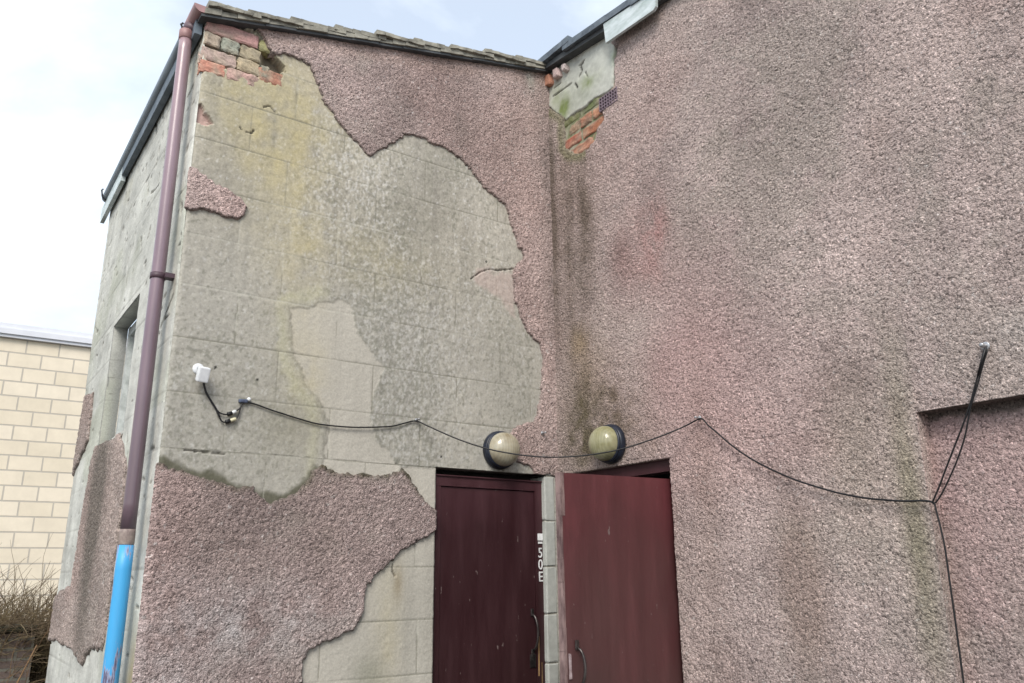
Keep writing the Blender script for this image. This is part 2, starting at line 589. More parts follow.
# fine cracks
def crack(pts, w=0.0035):
    w = w * 0.75
    d = np.full(sh, 9.0)
    for (a0, b0), (a1, b1) in zip(pts[:-1], pts[1:]):
        dx, dy = a1 - a0, b1 - b0
        t = np.clip(((U - a0) * dx + (V - b0) * dy) / (dx * dx + dy * dy + 1e-12), 0, 1)
        d = np.minimum(d, np.hypot(U - a0 - t * dx, V - b0 - t * dy))
    return 1 - sstep(w * 0.4, w, d + 0.0010 * nf)
CR = np.zeros(sh)
for pts, w in (([(-0.5305, 3.0649), (-0.4812, 3.1085), (-0.4246, 3.1402), (-0.3606, 3.1483), (-0.2555, 3.1795)], 0.006),
               ([(-1.6627, 3.6729), (-1.6357, 3.6877), (-1.6104, 3.6652)], 0.005),
               ([(-1.8558, 2.076), (-1.748, 2.0722), (-1.7046, 2.0714)], 0.006),
               ([(-1.7614, 3.5358), (-1.7463, 3.5156), (-1.7064, 3.5238), (-1.6987, 3.5417)], 0.004),
               ([(-0.9318, 1.6424), (-0.9333, 1.617), (-0.9202, 1.5914)], 0.007),
               ([(-1.9635, 2.2559), (-1.9558, 2.217), (-1.957, 2.1931), (-1.9548, 2.154), (-1.9554, 2.1071)], 0.006),
               ([(-1.9091, 3.9818), (-1.8571, 3.9773), (-1.7973, 3.9704)], 0.006),
               ([(-1.7245, 4.0501), (-1.6991, 4.028), (-1.6612, 4.0329)], 0.007),
               ([(-1.6103, 4.0321), (-1.6116, 3.9818)], 0.010)):
    CR = np.maximum(CR, crack(pts, w))
h -= 0.008 * CR
c = tint(c, (0.09, 0.085, 0.07), 0.85 * CR)
c = tint(c, (0.46, 0.36, 0.33), 0.55 * sstep(-0.01, 0.03, sdist(U, V, SPALL) + n2 * 0.01))
c = tint(c, (0.45, 0.30, 0.27), 0.85 * chip)
c = tint(c, (0.25, 0.21, 0.155), 0.8 * cav * (1 - sstep(-1.70, -1.66, U)))
c = tint(c, (0.14, 0.12, 0.10), 0.8 * cav * sstep(-1.70, -1.66, U))
# rust and brown wash under an old hole by the door, wall plug holes
c = tint(c, (0.24, 0.19, 0.11), 0.6 * blob(U, V, -0.905, 1.56, 0.018, 0.05))
c = tint(c, (0.22, 0.22, 0.17), 0.6 * blob(U, V, -1.03, 1.20, 0.05, 0.05))
for (a, b) in [(-1.7714, 2.4206), (-1.5955, 2.3914), (-0.6947, 2.1317), (-0.4372, 3.1798)]:
    c = tint(c, (0.04, 0.04, 0.035), 1.0 * (np.hypot(U - a, V - b) < 0.006))
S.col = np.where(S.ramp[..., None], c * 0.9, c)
P = S.points(h)
# rounded arris where it turns onto the side wall
RC = 0.022
t = U + WA
m = (t < RC)
th = (1 - t / RC) * (math.pi / 4)
xs = -WA + RC - RC * np.sin(th) / 1.0
ys = RC - RC * np.cos(th)
P[..., 0] = np.where(m, xs, P[..., 0])
P[..., 1] = np.where(m, ys - h * np.cos(th), P[..., 1])
wallA = S.build("wall", M_BLOCK, bld, P)
tag(wallA, "grey block gable wall with a weathered skim and patches of pink pebble dash")

# --- pebble dash left on the gable wall: three separate sheets, 12 mm thick at their broken edges
COATS_A = [
    ([(-1.7407, 4.1367), (-1.7253, 4.0607), (-1.6949, 4.0352), (-1.6673, 3.9864), (-1.6336, 3.9581), (-1.5505, 3.9845), (-1.4594, 3.9707), (-1.4357, 3.9153), (-1.3931, 3.8415), (-1.3828, 3.7972), (-1.3119, 3.726), (-1.2621, 3.6715), (-1.1985, 3.6341), (-1.1575, 3.5911), (-1.1333, 3.5778), (-1.0935, 3.6156), (-1.04, 3.6605), (-0.9965, 3.6999), (-0.9435, 3.7543), (-0.9011, 3.7711), (-0.8602, 3.7776), (-0.8186, 3.7719), (-0.771, 3.7639), (-0.7218, 3.7649), (-0.6818, 3.7569), (-0.635, 3.7419), (-0.591, 3.7258), (-0.5591, 3.6997), (-0.5335, 3.6716), (-0.4949, 3.6352), (-0.4581, 3.6071), (-0.3817, 3.5759), (-0.3382, 3.5477), (-0.3051, 3.5206), (-0.2831, 3.4427), (-0.2598, 3.3714), (-0.2256, 3.3104), (-0.1939, 3.2612), (-0.2555, 3.1852), (-0.2697, 3.1075), (-0.2578, 3.002), (-0.2199, 2.8965), (-0.1701, 2.8295), (-0.1057, 2.7755), (-0.0744, 2.7022), (-0.0861, 2.6123), (-0.0884, 2.5194), (-0.1172, 2.4195), (-0.1512, 2.3578), (-0.2478, 2.3224), (-0.3047, 2.2659), (-0.3177, 2.1939), (-0.2566, 2.1379), (-0.1817, 2.1175), (-0.1314, 2.0851), (0.0924, 2.067), (0.245, 4.9811)], 61),
    ([(-2.0158, 2.0333), (-1.9551, 2.0245), (-1.8822, 2.002), (-1.8131, 1.9857), (-1.7361, 1.9658), (-1.672, 1.9515), (-1.6416, 1.9312), (-1.6139, 1.9465), (-1.5784, 1.9503), (-1.5317, 1.9162), (-1.5001, 1.8893), (-1.4489, 1.9048), (-1.3973, 1.9363), (-1.3538, 1.9756), (-1.3327, 2.0305), (-1.2866, 2.0523), (-1.2348, 2.028), (-1.1524, 2.0251), (-1.0492, 2.0233), (-0.9801, 2.0274), (-0.9305, 2.0511), (-0.9002, 2.0621), (-0.8789, 2.0406), (-0.8522, 2.0102), (-0.8036, 1.9489), (-0.7362, 1.886), (-0.6689, 1.8764), (-0.6678, 1.8034), (-0.7264, 1.79), (-0.8256, 1.7338), (-0.8963, 1.694), (-0.9814, 1.6257), (-1.047, 1.5596), (-1.07, 1.5084), (-1.075, 1.4436), (-1.1125, 1.374), (-1.1829, 1.3494), (-1.2444, 1.3251), (-1.296, 1.3074), (-1.3159, 1.2686), (-1.3256, 1.1857), (-1.323, 0.9072), (-1.5082, 0.4715), (-2.1008, 0.5923), (-2.0251, 1.2178), (-1.9656, 1.4485)], 62),
    ([(-2.0035, 3.2965), (-1.9576, 3.2774), (-1.9205, 3.2696), (-1.8692, 3.2429), (-1.8133, 3.2212), (-1.7567, 3.1997), (-1.6893, 3.1579), (-1.7302, 3.0851), (-1.7894, 3.0935), (-1.8321, 3.0983), (-1.8957, 3.089), (-1.9579, 3.0795), (-1.9893, 3.0734)], 63),
]
pu, Tu = axis(-WA, 0.03, 0.005, [(DOOR_A[0], DOOR_A[1], 6)])
pv, Tv = axis(0.9, 4.56, 0.005, [(DOOR_A[2], DOOR_A[3], 6)], extra=np.arange(0, 0.9, 0.05))
pv, Tv = pv[pv >= 0], Tv[:, pv >= 0]


def harl_colour(U, V, seed, sh, base=HARL):
    a = fractal(sh, 40, seed, 4)
    b = fractal(sh, 8, seed + 3, 3)
    s = fnoise(sh, 110, 14, seed + 5)
    c = np.zeros(sh + (3,)) + base
    c = c * (1 + 0.09 * a + 0.05 * b + 0.02 * s)[..., None]
    pk = fractal(sh, 60, seed + 8, 3)
    c = tint(c, (0.43, 0.28, 0.25), 0.22 * sstep(0.2, 1.8, pk))
    c = tint(c, (0.30, 0.265, 0.235), 0.45 * sstep(0.3, 1.9, -pk + 0.4 * b))
    g = fnoise(sh, 0.9, 0.9, seed + 9)
    c = c * (1 + 0.05 * g)[..., None]
    c = tint(c, (0.66, 0.62, 0.60), 0.55 * sstep(2.0, 2.5, fnoise(sh, 0.8, 0.8, seed + 10)))
    return c, a, b


def pebbles(sh, seed, cell=1.0):
    a = fnoise(sh, 1.5 * cell, 1.5 * cell, seed)
    b = fnoise(sh, 0.55 * cell, 0.55 * cell, seed + 1)
    c = fnoise(sh, 3.2 * cell, 3.2 * cell, seed + 2)
    return 0.0006 * np.tanh(a) + 0.0021 * np.tanh(b) + 0.0004 * c


for poly, seed in COATS_A:
    S = Sheet((0, 0, 0), (1, 0, 0), (0, -1, 0), pu, Tu, pv, Tv, [0.11], [True])
    U = S.U
    S.V = np.minimum(S.V, topA(U))
    V = S.V
    sh = S.shape
    rg = fractal(sh, 4, seed, 3)
    s = sdist(U, V, poly) + 0.0042 * rg + 0.0022 * fnoise(sh, 0.9, 0.9, seed + 70)
    c, a, b = harl_colour(U, V, seed, sh, HARL * (np.array([0.90, 0.87, 0.86]) if seed != 62 else np.array([0.76, 0.74, 0.74])))
    if seed == 61:
        drt = 0.8 * blob(U, V, -0.62, 3.98, 0.09, 0.30) + 0.6 * blob(U, V, -0.35, 3.75, 0.10, 0.35) + 0.55 * blob(U, V, -0.95, 3.95, 0.08, 0.2) + 1.1 * blob(U, V, 0.0, 3.7, 0.055, 0.45) + 0.5 * blob(U, V, 0.0, 3.1, 0.05, 0.4) + 0.4 * blob(U, V, -0.2, 2.2, 0.2, 0.1)
        c = tint(c, (0.17, 0.14, 0.125), np.clip(drt, 0, 1) * (0.42 + 0.15 * b))
        c = tint(c, (0.50, 0.36, 0.30), 0.35 * sstep(-0.13, -0.02, V - topA(U)) * sstep(-1.5, -0.9, -np.abs(U + 0.9)))
        c = tint(c, (0.42, 0.40, 0.35), 0.8 * blob(U, V, -0.13, 4.40, 0.025, 0.05))
    if seed == 62:
        c = tint(c, (0.16, 0.12, 0.10), np.clip(0.9 * blob(U, V, -1.62, 2.02, 0.16, 0.08) + 0.6 * blob(U, V, -1.7, 1.75, 0.13, 0.14) + 0.5 * blob(U, V, -1.25, 1.85, 0.12, 0.2), 0, 1) * (0.5 + 0.15 * b))
        c = tint(c, (0.46, 0.43, 0.43), np.clip(blob(U, V, -1.55, 1.42, 0.25, 0.09) + 0.7 * blob(U, V, -1.85, 1.3, 0.1, 0.2), 0, 1) * (0.4 + 0.2 * b))
        c = tint(c, (0.085, 0.078, 0.05), 0.9 * np.exp(-((s - 0.004) / 0.016) ** 2) * sstep(1.85, 2.0, V) * (0.75 + 0.35 * rg))
        c = tint(c, (0.30, 0.16, 0.10), 0.5 * blob(U, V, -1.30, 2.08, 0.04, 0.015))
    c = tint(c, (0.10, 0.09, 0.075), 0.55 * np.exp(-((s - 0.001) / 0.0035) ** 2))
    S.col = c
    prof = np.clip(s / 0.006, -1, 1)
    h = np.where(s > 0, 0.0125 * np.sqrt(np.clip(prof, 0, 1)), 0.03 * np.minimum(s, 0) / 0.01)
    lift = sstep(0, 0.05, s)
    h = h + (pebbles(sh, seed + 30) + 0.0016 * a) * np.clip(s / 0.006, 0, 1) + 0.003
    P = S.points(h)
    m = (U + WA) < RC
    th = (1 - (U + WA) / RC) * (math.pi / 4)
    P[..., 0] = np.where(m, -WA + RC - (RC + h) * np.sin(th), P[..., 0])
    P[..., 1] = np.where(m, RC - (RC + h) * np.cos(th), P[..., 1])
    o = S.build("render_coat", M_HARL, wallA, P, keep=s > -0.006)


# bricks where the corner has lost its skim
def brick_patch(name, parent, rows, frame, seed, depth=0.06, wash=0.35):
    """rows of (v0, v1, [(u0, u1, colour), ...]); frame maps (u, v, out) to a point"""
    rnd = random.Random(seed)
    mb = MB()
    for v0, v1, bricks in rows:
        for u0, u1, col in bricks:
            bm = bmesh.new()
            bmesh.ops.create_cube(bm, size=1.0)
            bmesh.ops.subdivide_edges(bm, edges=list(bm.edges), cuts=7, use_grid_fill=True)
            vs = []
            so = rnd.uniform(-0.007, 0.004)
            for v in bm.verts:
                x, y, z = v.co
                # round corners
                for _ in range(1):
                    k = (abs(x) > 0.4) + (abs(z) > 0.4) + (abs(y) > 0.4)
                q = 0.995 if k >= 2 else 1.0
                uu = lerp(u0, u1, 0.5 + x * q) + rnd.uniform(-1, 1) * 0.0008 + 0.010 * mnoise.noise(Vector((u0, v0 + z * 0.07, y)) * 45)
                vv = lerp(v0, v1, 0.5 + z * (q if k < 2 else q * 0.95)) + rnd.uniform(-1, 1) * 0.0008 + 0.008 * mnoise.noise(Vector((uu, v0, y)) * 45)
                oo = (y + 0.5) * -depth + so + (0.0 if k < 2 else -0.003) + rnd.uniform(-1, 1) * 0.001 + 0.006 * mnoise.noise(Vector((uu, vv, seed)) * 28)
                vs.append(frame(uu, vv, oo))
            bm.verts.index_update()
            j = [c * rnd.uniform(0.9, 1.1) for c in col]
            mb.add(vs, [[v.index for v in f.verts] for f in bm.faces], j, False)
            for i, p in enumerate(vs):
                q = Vector(p)
                t1 = min(1, max(0, mnoise.noise(q * 22) * 1.6 + 0.25))
                t2 = min(1, max(0, mnoise.noise(q * 31 + Vector((7, 3, 1))) * 1.8))
                b0 = Vector(j).lerp(Vector((0.42, 0.36, 0.27)), wash + 0.5 * t1).lerp(Vector((0.17, 0.16, 0.13)), 0.5 * t2)
                mb.c[len(mb.c) - len(vs) + i] = tuple(b0)
            bm.free()
    return mb.build(name, M_BRICK, parent)


PKB, YLB, GRB, RDB, CRB = (0.50, 0.31, 0.26), (0.40, 0.35, 0.18), (0.24, 0.225, 0.20), (0.40, 0.17, 0.11), (0.43, 0.37, 0.30)
PK2, DRK = (0.50, 0.35, 0.28), (0.15, 0.13, 0.12)
rowsA = [
    (3.966, 4.034, [(-1.950, -1.715, PKB), (-1.705, -1.60, YLB)]),
    (3.895, 3.960, [(-1.950, -1.885, CRB), (-1.876, -1.80, (0.33, 0.31, 0.26)), (-1.79, -1.70, (0.38, 0.34, 0.22))]),
    (3.822, 3.888, [(-1.955, -1.805, PK2), (-1.797, -1.70, (0.43, 0.34, 0.22)), (-1.692, -1.655, GRB)]),
    (3.752, 3.815, [(-1.955, -1.85, (0.48, 0.22, 0.16)), (-1.84, -1.70, PK2)]),
    (3.800, 3.872, [(-1.70, -1.585, RDB)]),
]
brick_patch("exposed_brickwork", wallA, rowsA, lambda u, v, o: (u, -o - 0.001, v), 5, wash=0.08)

# pier between the doors: grey painted block end beside the inner corner
mb = MB()
for k in range(-2, 7):
    z0, z1 = 2.0775 - 0.225 * (k + 1) + 0.003, 2.0775 - 0.225 * k - 0.003
    mb.bbox((-0.052, 0.10, (z0 + z1) / 2), (1, 0, 0), (0, 1, 0), (0, 0, 1), (0.062, 0.216, z1 - z0), 0.006, (0.42, 0.43, 0.40))
    mb.bbox((-0.012, 0.108, (z0 + z1) / 2), (1, 0, 0), (0, 1, 0), (0, 0, 1), (0.020, 0.20, z1 - z0), 0.004, (0.27, 0.29, 0.29))
mb.build("pier", M_PLASTER, wallA, 0.0016)

# --- side wall of the wing
DL = 2.25
WIN = (0.80, 1.465, 2.26, 2.94)
pu, Tu = axis(0.0, DL, 0.010, [(WIN[0], WIN[1], 10)], extra=[0.002, 0.005, 0.013, 0.016, 0.019])
pv, Tv = axis(0.9, 4.10, 0.006, [(WIN[2], WIN[3], 10)], extra=np.arange(0, 0.9, 0.05))
S = Sheet((-WA, 0, 0), (0, 1, 0), (-1, 0, 0), pu, Tu, pv, Tv, [0.075], [True])
U, V, sh = S.U, S.V, S.shape
n1, n2, nf = fractal(sh, 18, 101, 4), fractal(sh, 4, 102, 3), fnoise(sh, 1, 1, 103)
row = np.floor((V - 2.0775) / 0.225)
dv = (V - 2.0775) - row * 0.225
dv = np.minimum(dv, 0.225 - dv)
du = (U - np.where(row % 2 == 0, 0.12, 0.345)) / 0.45
du = np.abs(du - np.round(du)) * 0.45
jn = 0.5 + 0.5 * np.tanh(fnoise(sh, 3, 12, 104))
joint = np.maximum((1 - sstep(0.002, 0.007, dv)) * jn, (1 - sstep(0.003, 0.009, du)) * (1 - jn) * 0.7)
pock = sstep(2.0, 2.4, fnoise(sh, 3.0, 0.9, 105) + 0.5 * sstep(2.9, 3.6, V)) + sstep(2.25, 2.6, fnoise(sh, 1.2, 2.5, 106))
pock = np.clip(pock, 0, 1)
joint = joint * 0.55
h = 0.0007 * n1 + 0.0003 * nf - 0.003 * joint - 0.007 * pock
c = np.zeros(sh + (3,)) + np.array([0.50, 0.500, 0.460])
c *= (1 + 0.09 * n1 + 0.05 * n2 + 0.05 * fnoise(sh, 60, 3, 107))[..., None]
c = tint(c, (0.27, 0.29, 0.20), 0.4 * sstep(0.2, 1.8, fractal(sh, 30, 108, 3)))
c = tint(c, (0.42, 0.40, 0.24), 0.22 * sstep(3.2, 3.9, V) * sstep(0.2, 1.5, fractal(sh, 25, 109, 3)))
c = tint(c, (0.15, 0.14, 0.12), 0.7 * np.clip(joint + pock, 0, 1))
c = tint(c, (0.19, 0.195, 0.19), 0.85 * sstep(0.0, 1.0, S.dep / 0.075))  # window reveal tinted dark, its shade put into the colour
c = tint(c, (0.30, 0.24, 0.12), 0.6 * blob(U, V, 0.03, 1.25, 0.05, 0.12) + 0.4 * blob(U, V, 0.08, 1.15, 0.05, 0.12))
CR = np.zeros(sh)
for pts, w in (([(0.0586, 2.7135), (0.1061, 2.6876), (0.1753, 2.6491), (0.225, 2.622)], 0.012), ([(0.2574, 1.5989), (0.204, 1.5876), (0.1822, 1.5654), (0.2063, 1.5429), (0.2428, 1.5575)], 0.008),
               ([(0.0533, 3.9218), (0.0987, 3.9332), (0.1138, 3.9049), (0.1052, 3.8574)], 0.012), ([(0.2221, 3.7322), (0.1715, 3.7367), (0.1219, 3.7411)], 0.008), ([(0.8396, 3.502), (0.7149, 3.4728), (0.6514, 3.4737)], 0.007)):
    CR = np.maximum(CR, crack(pts, w))
h -= 0.012 * CR
c = tint(c, (0.06, 0.055, 0.05), 0.9 * CR)
c = tint(c, (0.30, 0.265, 0.22), 0.8 * blob(U, V, 0.045, 2.76, 0.018, 0.05))
S.col = c
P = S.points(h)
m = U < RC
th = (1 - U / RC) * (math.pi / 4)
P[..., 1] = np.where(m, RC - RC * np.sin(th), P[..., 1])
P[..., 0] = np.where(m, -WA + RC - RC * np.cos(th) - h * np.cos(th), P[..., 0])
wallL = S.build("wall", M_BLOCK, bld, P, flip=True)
tag(wallL, "grey side wall with the small window and a worn pebble dash panel")
COATS_L = [
    ([(1.5075, 2.2789), (1.5719, 2.2002), (1.6045, 2.0796), (1.651, 1.9764), (1.6741, 1.8452), (1.6736, 1.6887), (1.6962, 1.5605), (2.0904, 1.5419), (2.3974, 1.4707), (2.4589, 1.2424), (1.8853, 1.2642), (1.454, 1.2608), (1.2439, 1.2382), (1.0576, 1.2254), (0.9509, 1.2629), (0.8728, 1.2974), (0.7414, 1.2895), (0.6282, 1.297), (0.5943, 1.3463), (0.5908, 1.5059), (0.5872, 1.6695), (0.57, 1.8152), (0.5525, 1.9632), (0.5755, 2.0743), (0.7692, 2.2115), (0.8592, 2.2427)], 121),
    ([(2.1941, 2.6783), (1.8828, 2.6459), (1.8391, 2.5018), (1.8244, 2.3543), (1.9794, 2.2871), (2.1532, 2.23), (2.2404, 2.197), (2.234, 2.4098)], 122),
]
for poly, seed in COATS_L:
    S2 = Sheet((-WA, 0, 0), (0, 1, 0), (-1, 0, 0), pu, Tu, pv, Tv, [0.075], [True])
    rg = fractal(sh, 4, seed, 3)
    s = sdist(U, V, poly) + 0.006 * rg
    c, a, b = harl_colour(U, V, seed, sh, HARL * np.array([0.80, 0.80, 0.76]))
    c = tint(c, (0.15, 0.13, 0.11), 0.85 * np.clip(blob(U, V, 1.25, 2.05, 0.2, 0.25) + 0.9 * blob(U, V, 1.2, 1.6, 0.13, 0.4), 0, 1))
    c = tint(c, (0.10, 0.09, 0.075), 0.6 * np.exp(-((s - 0.001) / 0.006) ** 2))
    S2.col = c
    h = np.where(s > 0, 0.012 * np.clip(s / 0.012, 0, 1), 3.0 * np.minimum(s, 0)) + pebbles(sh, seed + 3) * np.clip(s / 0.01, 0, 1) + 0.002
    S2.build("render_coat", M_HARL, wallL, S2.points(h), keep=s > -0.01, flip=True)

# --- tall wall on the right: pebble dash over brick, with the second doorway and a shallow blind recess
DOOR_B = (-0.806, -0.012, -1.0, 2.083)
REC = (-7.0, -1.938, -1.0, 2.101)
pu, Tu = axis(-3.3, 0.03, 0.004, [(DOOR_B[0], DOOR_B[1], 12), (REC[0], REC[1], 12)], extra=np.arange(-5.0, -3.3, 0.05))
pv, Tv = axis(0.9, 4.52, 0.004, [(DOOR_B[2], DOOR_B[3], 12), (REC[2], REC[3], 12)], extra=np.arange(0, 0.9, 0.05))
k1, k2 = pu >= -5.0, pv >= 0
pu, Tu, pv, Tv = pu[k1], Tu[:, k1], pv[k2], Tv[:, k2]
S = Sheet((0, 0, 0), (0, 1, 0), (-1, 0, 0), pu, Tu, pv, Tv, [0.11, 0.062], [True, False])
U = S.U
S.V = np.minimum(S.V, topB(U) + 0.01)
V, sh = S.V, S.shape
HOLE = [(0.0034, 4.732), (-0.5689, 4.4471), (-0.572, 4.3689), (-0.6156, 4.3049), (-0.5853, 4.2418), (-0.5874, 4.1418), (-0.5808, 4.0782), (-0.592, 4.0115), (-0.5242, 3.9987), (-0.4759, 3.9993), (-0.4804, 3.9397), (-0.4209, 3.8986), (-0.4096, 3.8463), (-0.3503, 3.8243), (-0.2568, 3.8312), (-0.1801, 3.8828), (-0.1406, 3.9456), (-0.142, 4.1257), (-0.0739, 4.1933), (-0.0329, 4.2411), (0.0685, 4.2799)]
rg = fractal(sh, 4, 201, 3)
sH = -(sdist(U, V, HOLE) + 0.004 * rg)
c, a, b = harl_colour(U, V, 211, sh, HARL * np.array([0.98, 0.98, 0.97]))
st = fnoise(sh, 120, 7, 231)
st2 = fnoise(sh, 60, 3, 232)
# dark run-off below the broken patch, and in the inner corner
run = 0.9 * blob(U, V, -0.31, 3.38, 0.055, 0.30) + 0.55 * blob(U, V, -0.15, 3.5, 0.045, 0.5) + 0.32 * blob(U, V, -0.22, 2.8, 0.06, 0.35) + 1.0 * blob(U, V, -0.02, 3.65, 0.035, 0.45) + 0.4 * blob(U, V, -0.06, 3.0, 0.05, 0.5) + 0.45 * blob(U, V, -0.25, 2.6, 0.07, 0.25) + 0.4 * blob(U, V, -0.23, 3.7, 0.08, 0.3)
c = tint(c, (0.115, 0.088, 0.066), np.clip(run * (0.92 + 0.16 * b + 0.08 * st2), 0, 1) * 0.84)
c = tint(c, (0.12, 0.10, 0.065), np.clip(1.1 * blob(U, V, -0.40, 2.36, 0.20, 0.15) + 0.7 * blob(U, V, -0.2, 2.22, 0.16, 0.10) + 0.4 * blob(U, V, -0.62, 2.2, 0.12, 0.09), 0, 1) * (0.75 + 0.2 * b))
c = tint(c, (0.30, 0.22, 0.12), 0.5 * blob(U, V, -0.22, 2.75, 0.05, 0.06) + 0.25 * blob(U, V, -0.3, 2.6, 0.1, 0.1))
c = tint(c, (0.37, 0.175, 0.165), np.clip(0.40 * blob(U, V, -0.775, 3.12, 0.06, 0.13) + 0.26 * blob(U, V, -0.70, 2.95, 0.14, 0.38) + 0.25 * blob(U, V, -0.84, 3.22, 0.04, 0.1), 0, 1) * (0.85 + 0.25 * b))
c = tint(c, (0.24, 0.15, 0.14), 0.62 * blob(U, V, -0.565, 3.12, 0.06, 0.10))
c = tint(c, (0.455, 0.295, 0.285), np.clip(blob(U, V, -0.9, 2.55, 0.26, 0.34) + 0.5 * blob(U, V, -1.3, 2.2, 0.3, 0.25), 0, 1) * 0.62)
c = tint(c, (0.50, 0.43, 0.40), 0.40 * blob(U, V, -0.70, 2.75, 0.16, 0.10) + 0.3 * blob(U, V, -0.62, 2.5, 0.08, 0.2))
c = tint(c, (0.23, 0.20, 0.17), np.clip(0.7 * blob(U, V, -1.45, 3.35, 0.18, 0.3) + 0.5 * blob(U, V, -1.15, 3.75, 0.12, 0.4) + 0.55 * blob(U, V, -2.0, 3.3, 0.35, 0.25), 0, 1) * (0.24 + 0.12 * b))
c = tint(c, (0.20, 0.19, 0.115), np.clip(blob(U, V, -1.88, 1.75, 0.035, 0.35) + 0.45 * blob(U, V, -1.7, 1.95, 0.10, 0.25), 0, 1) * 0.65)
c = tint(c, (0.24, 0.165, 0.125), np.clip(1.5 * blob(U, V, -1.42, 1.55, 0.07, 0.2) + 0.5 * blob(U, V, -1.0, 1.9, 0.05, 0.4), 0, 1) * 0.45)
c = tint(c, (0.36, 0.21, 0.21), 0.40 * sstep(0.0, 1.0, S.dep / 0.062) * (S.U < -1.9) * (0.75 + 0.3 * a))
c = tint(c, (0.16, 0.135, 0.13), 0.05 * sstep(0.3, 1.9, st + 0.5 * st2))
c = tint(c, (0.52, 0.47, 0.44), 0.4 * blob(U, V, -2.30, 2.30, 0.06, 0.05))
c = tint(c, (0.27, 0.235, 0.21), 0.25 * sstep(-0.9, 0.0, V - topB(U)) * sstep(-0.2, 1.6, a + 0.4))
c = tint(c, (0.10, 0.09, 0.075), 0.5 * np.exp(-((sH - 0.001) / 0.004) ** 2))
c = tint(c, (0.16, 0.17, 0.07), 0.6 * np.exp(-((sH - 0.02) / 0.03) ** 2) * (U > -0.33))
c = tint(c, (0.09, 0.08, 0.07), 0.8 * (S.U < -1.94) * sstep(2.045, 2.08, V + 0.008 * b) * (V < 2.103))  # darker tint on the recess soffit and a band below it
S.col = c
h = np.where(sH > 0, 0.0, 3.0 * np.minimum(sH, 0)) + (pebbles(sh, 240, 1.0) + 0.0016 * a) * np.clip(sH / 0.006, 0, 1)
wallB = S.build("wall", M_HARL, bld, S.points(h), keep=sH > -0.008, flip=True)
tag(wallB, "tall pink pebble dashed wall stained dark below its broken top corner")
# light cement over the broken top corner
pu, Tu = axis(-0.66, 0.03, 0.006, [])
pv, Tv = axis(4.02, 4.52, 0.006, [])
S = Sheet((0.011, 0, 0), (0, 1, 0), (-1, 0, 0), pu, Tu, pv, Tv)
U = S.U
S.V = np.minimum(S.V, topB(U) + 0.01)
V, sh = S.V, S.shape
PLAS = [(0.053, 4.7621), (-0.6007, 4.6855), (-0.5881, 4.3088), (-0.5719, 4.2434), (-0.5621, 4.0944), (-0.3826, 4.1039), (-0.1631, 4.1052), (-0.1411, 4.1261), (-0.0739, 4.1933), (-0.0097, 4.2666)]
n1, n2, nf = fractal(sh, 14, 301, 4), fractal(sh, 4, 302, 3), fnoise(sh, 1, 1, 303)
s = sdist(U, V, PLAS) + 0.003 * n2
c = np.zeros(sh + (3,)) + np.array([0.50, 0.51, 0.46])
c *= (1 + 0.07 * n1 + 0.04 * n2)[..., None]
c = tint(c, (0.17, 0.22, 0.06), np.clip(1.3 * blob(U, V, -0.15, 4.19, 0.035, 0.05) + 0.75 * blob(U, V, -0.36, 4.24, 0.06, 0.03) + 0.5 * blob(U, V, -0.08, 4.3, 0.04, 0.06), 0, 1) * (0.8 + 0.25 * n2))
c = tint(c, (0.22, 0.24, 0.18), np.clip(blob(U, V, -0.28, 4.17, 0.12, 0.05) + 0.5 * blob(U, V, -0.25, 4.32, 0.1, 0.06), 0, 1) * (0.45 + 0.25 * n1))
c = tint(c, (0.42, 0.52, 0.33), 0.5 * blob(U, V, -0.585, 4.27, 0.02, 0.03))
CR = np.zeros(sh)
for pts, w in (([(-0.3288, 4.3841), (-0.3017, 4.3734), (-0.3176, 4.3382), (-0.2899, 4.3146)], 0.010), ([(-0.3424, 4.3111), (-0.3659, 4.2656)], 0.005), ([(-0.2527, 4.2829), (-0.2691, 4.2543)], 0.013), ([(-0.05, 4.3129), (-0.1443, 4.3091), (-0.2178, 4.3086)], 0.007), ([(-0.2845, 4.3834), (-0.3468, 4.3933)], 0.006), ([(-0.0614, 4.3609), (-0.128, 4.3648)], 0.006)):
    CR = np.maximum(CR, crack(pts, w))
c = tint(c, (0.05, 0.045, 0.04), 0.95 * CR)
S.col = c
h = np.where(s > 0, 0.004, 3.0 * np.minimum(s, 0)) + 0.0012 * n1 + 0.0003 * nf - 0.014 * CR
S.build("plaster_patch", M_PLASTER, wallB, S.points(h), keep=s > -0.006, flip=True)
RED, ORG, MOS = (0.36, 0.145, 0.095), (0.44, 0.20, 0.125), (0.16, 0.18, 0.08)
rowsB = []
rb = random.Random(4)
for k in range(6):
    v1 = 4.125 - 0.075 * k
    bs = []
    u = -0.07 - (0.11 if k % 2 else 0.0)
    while u > -0.60:
        L = 0.225 if k not in (1, 4) else 0.105
        colr = rb.choice([RED, ORG, ORG, (0.40, 0.17, 0.11)])
        if k == 0:
            colr = MOS if u > -0.4 else (0.36, 0.28, 0.25)
        if k == 1 and u > -0.2:
            colr = (0.28, 0.22, 0.13)
        bs.append((u - L + 0.014, u, colr))
        u -= L
    rowsB.append((v1 - 0.062, v1, bs))
brick_patch("exposed_brickwork", wallB, rowsB, lambda u, v, o: (0.012 - o, u, v), 9, wash=0.0)
mb = MB()
mb.box((0.0185, -0.66, 3.66), (0.06, 0.0, 4.14))
mb.v = mb.v
o = mb.build("mortar", mat_simple("brick_mortar", (0.33, 0.31, 0.24), (0.16, 0.18, 0.09), 14.0, 0.95, 0.004), wallB)
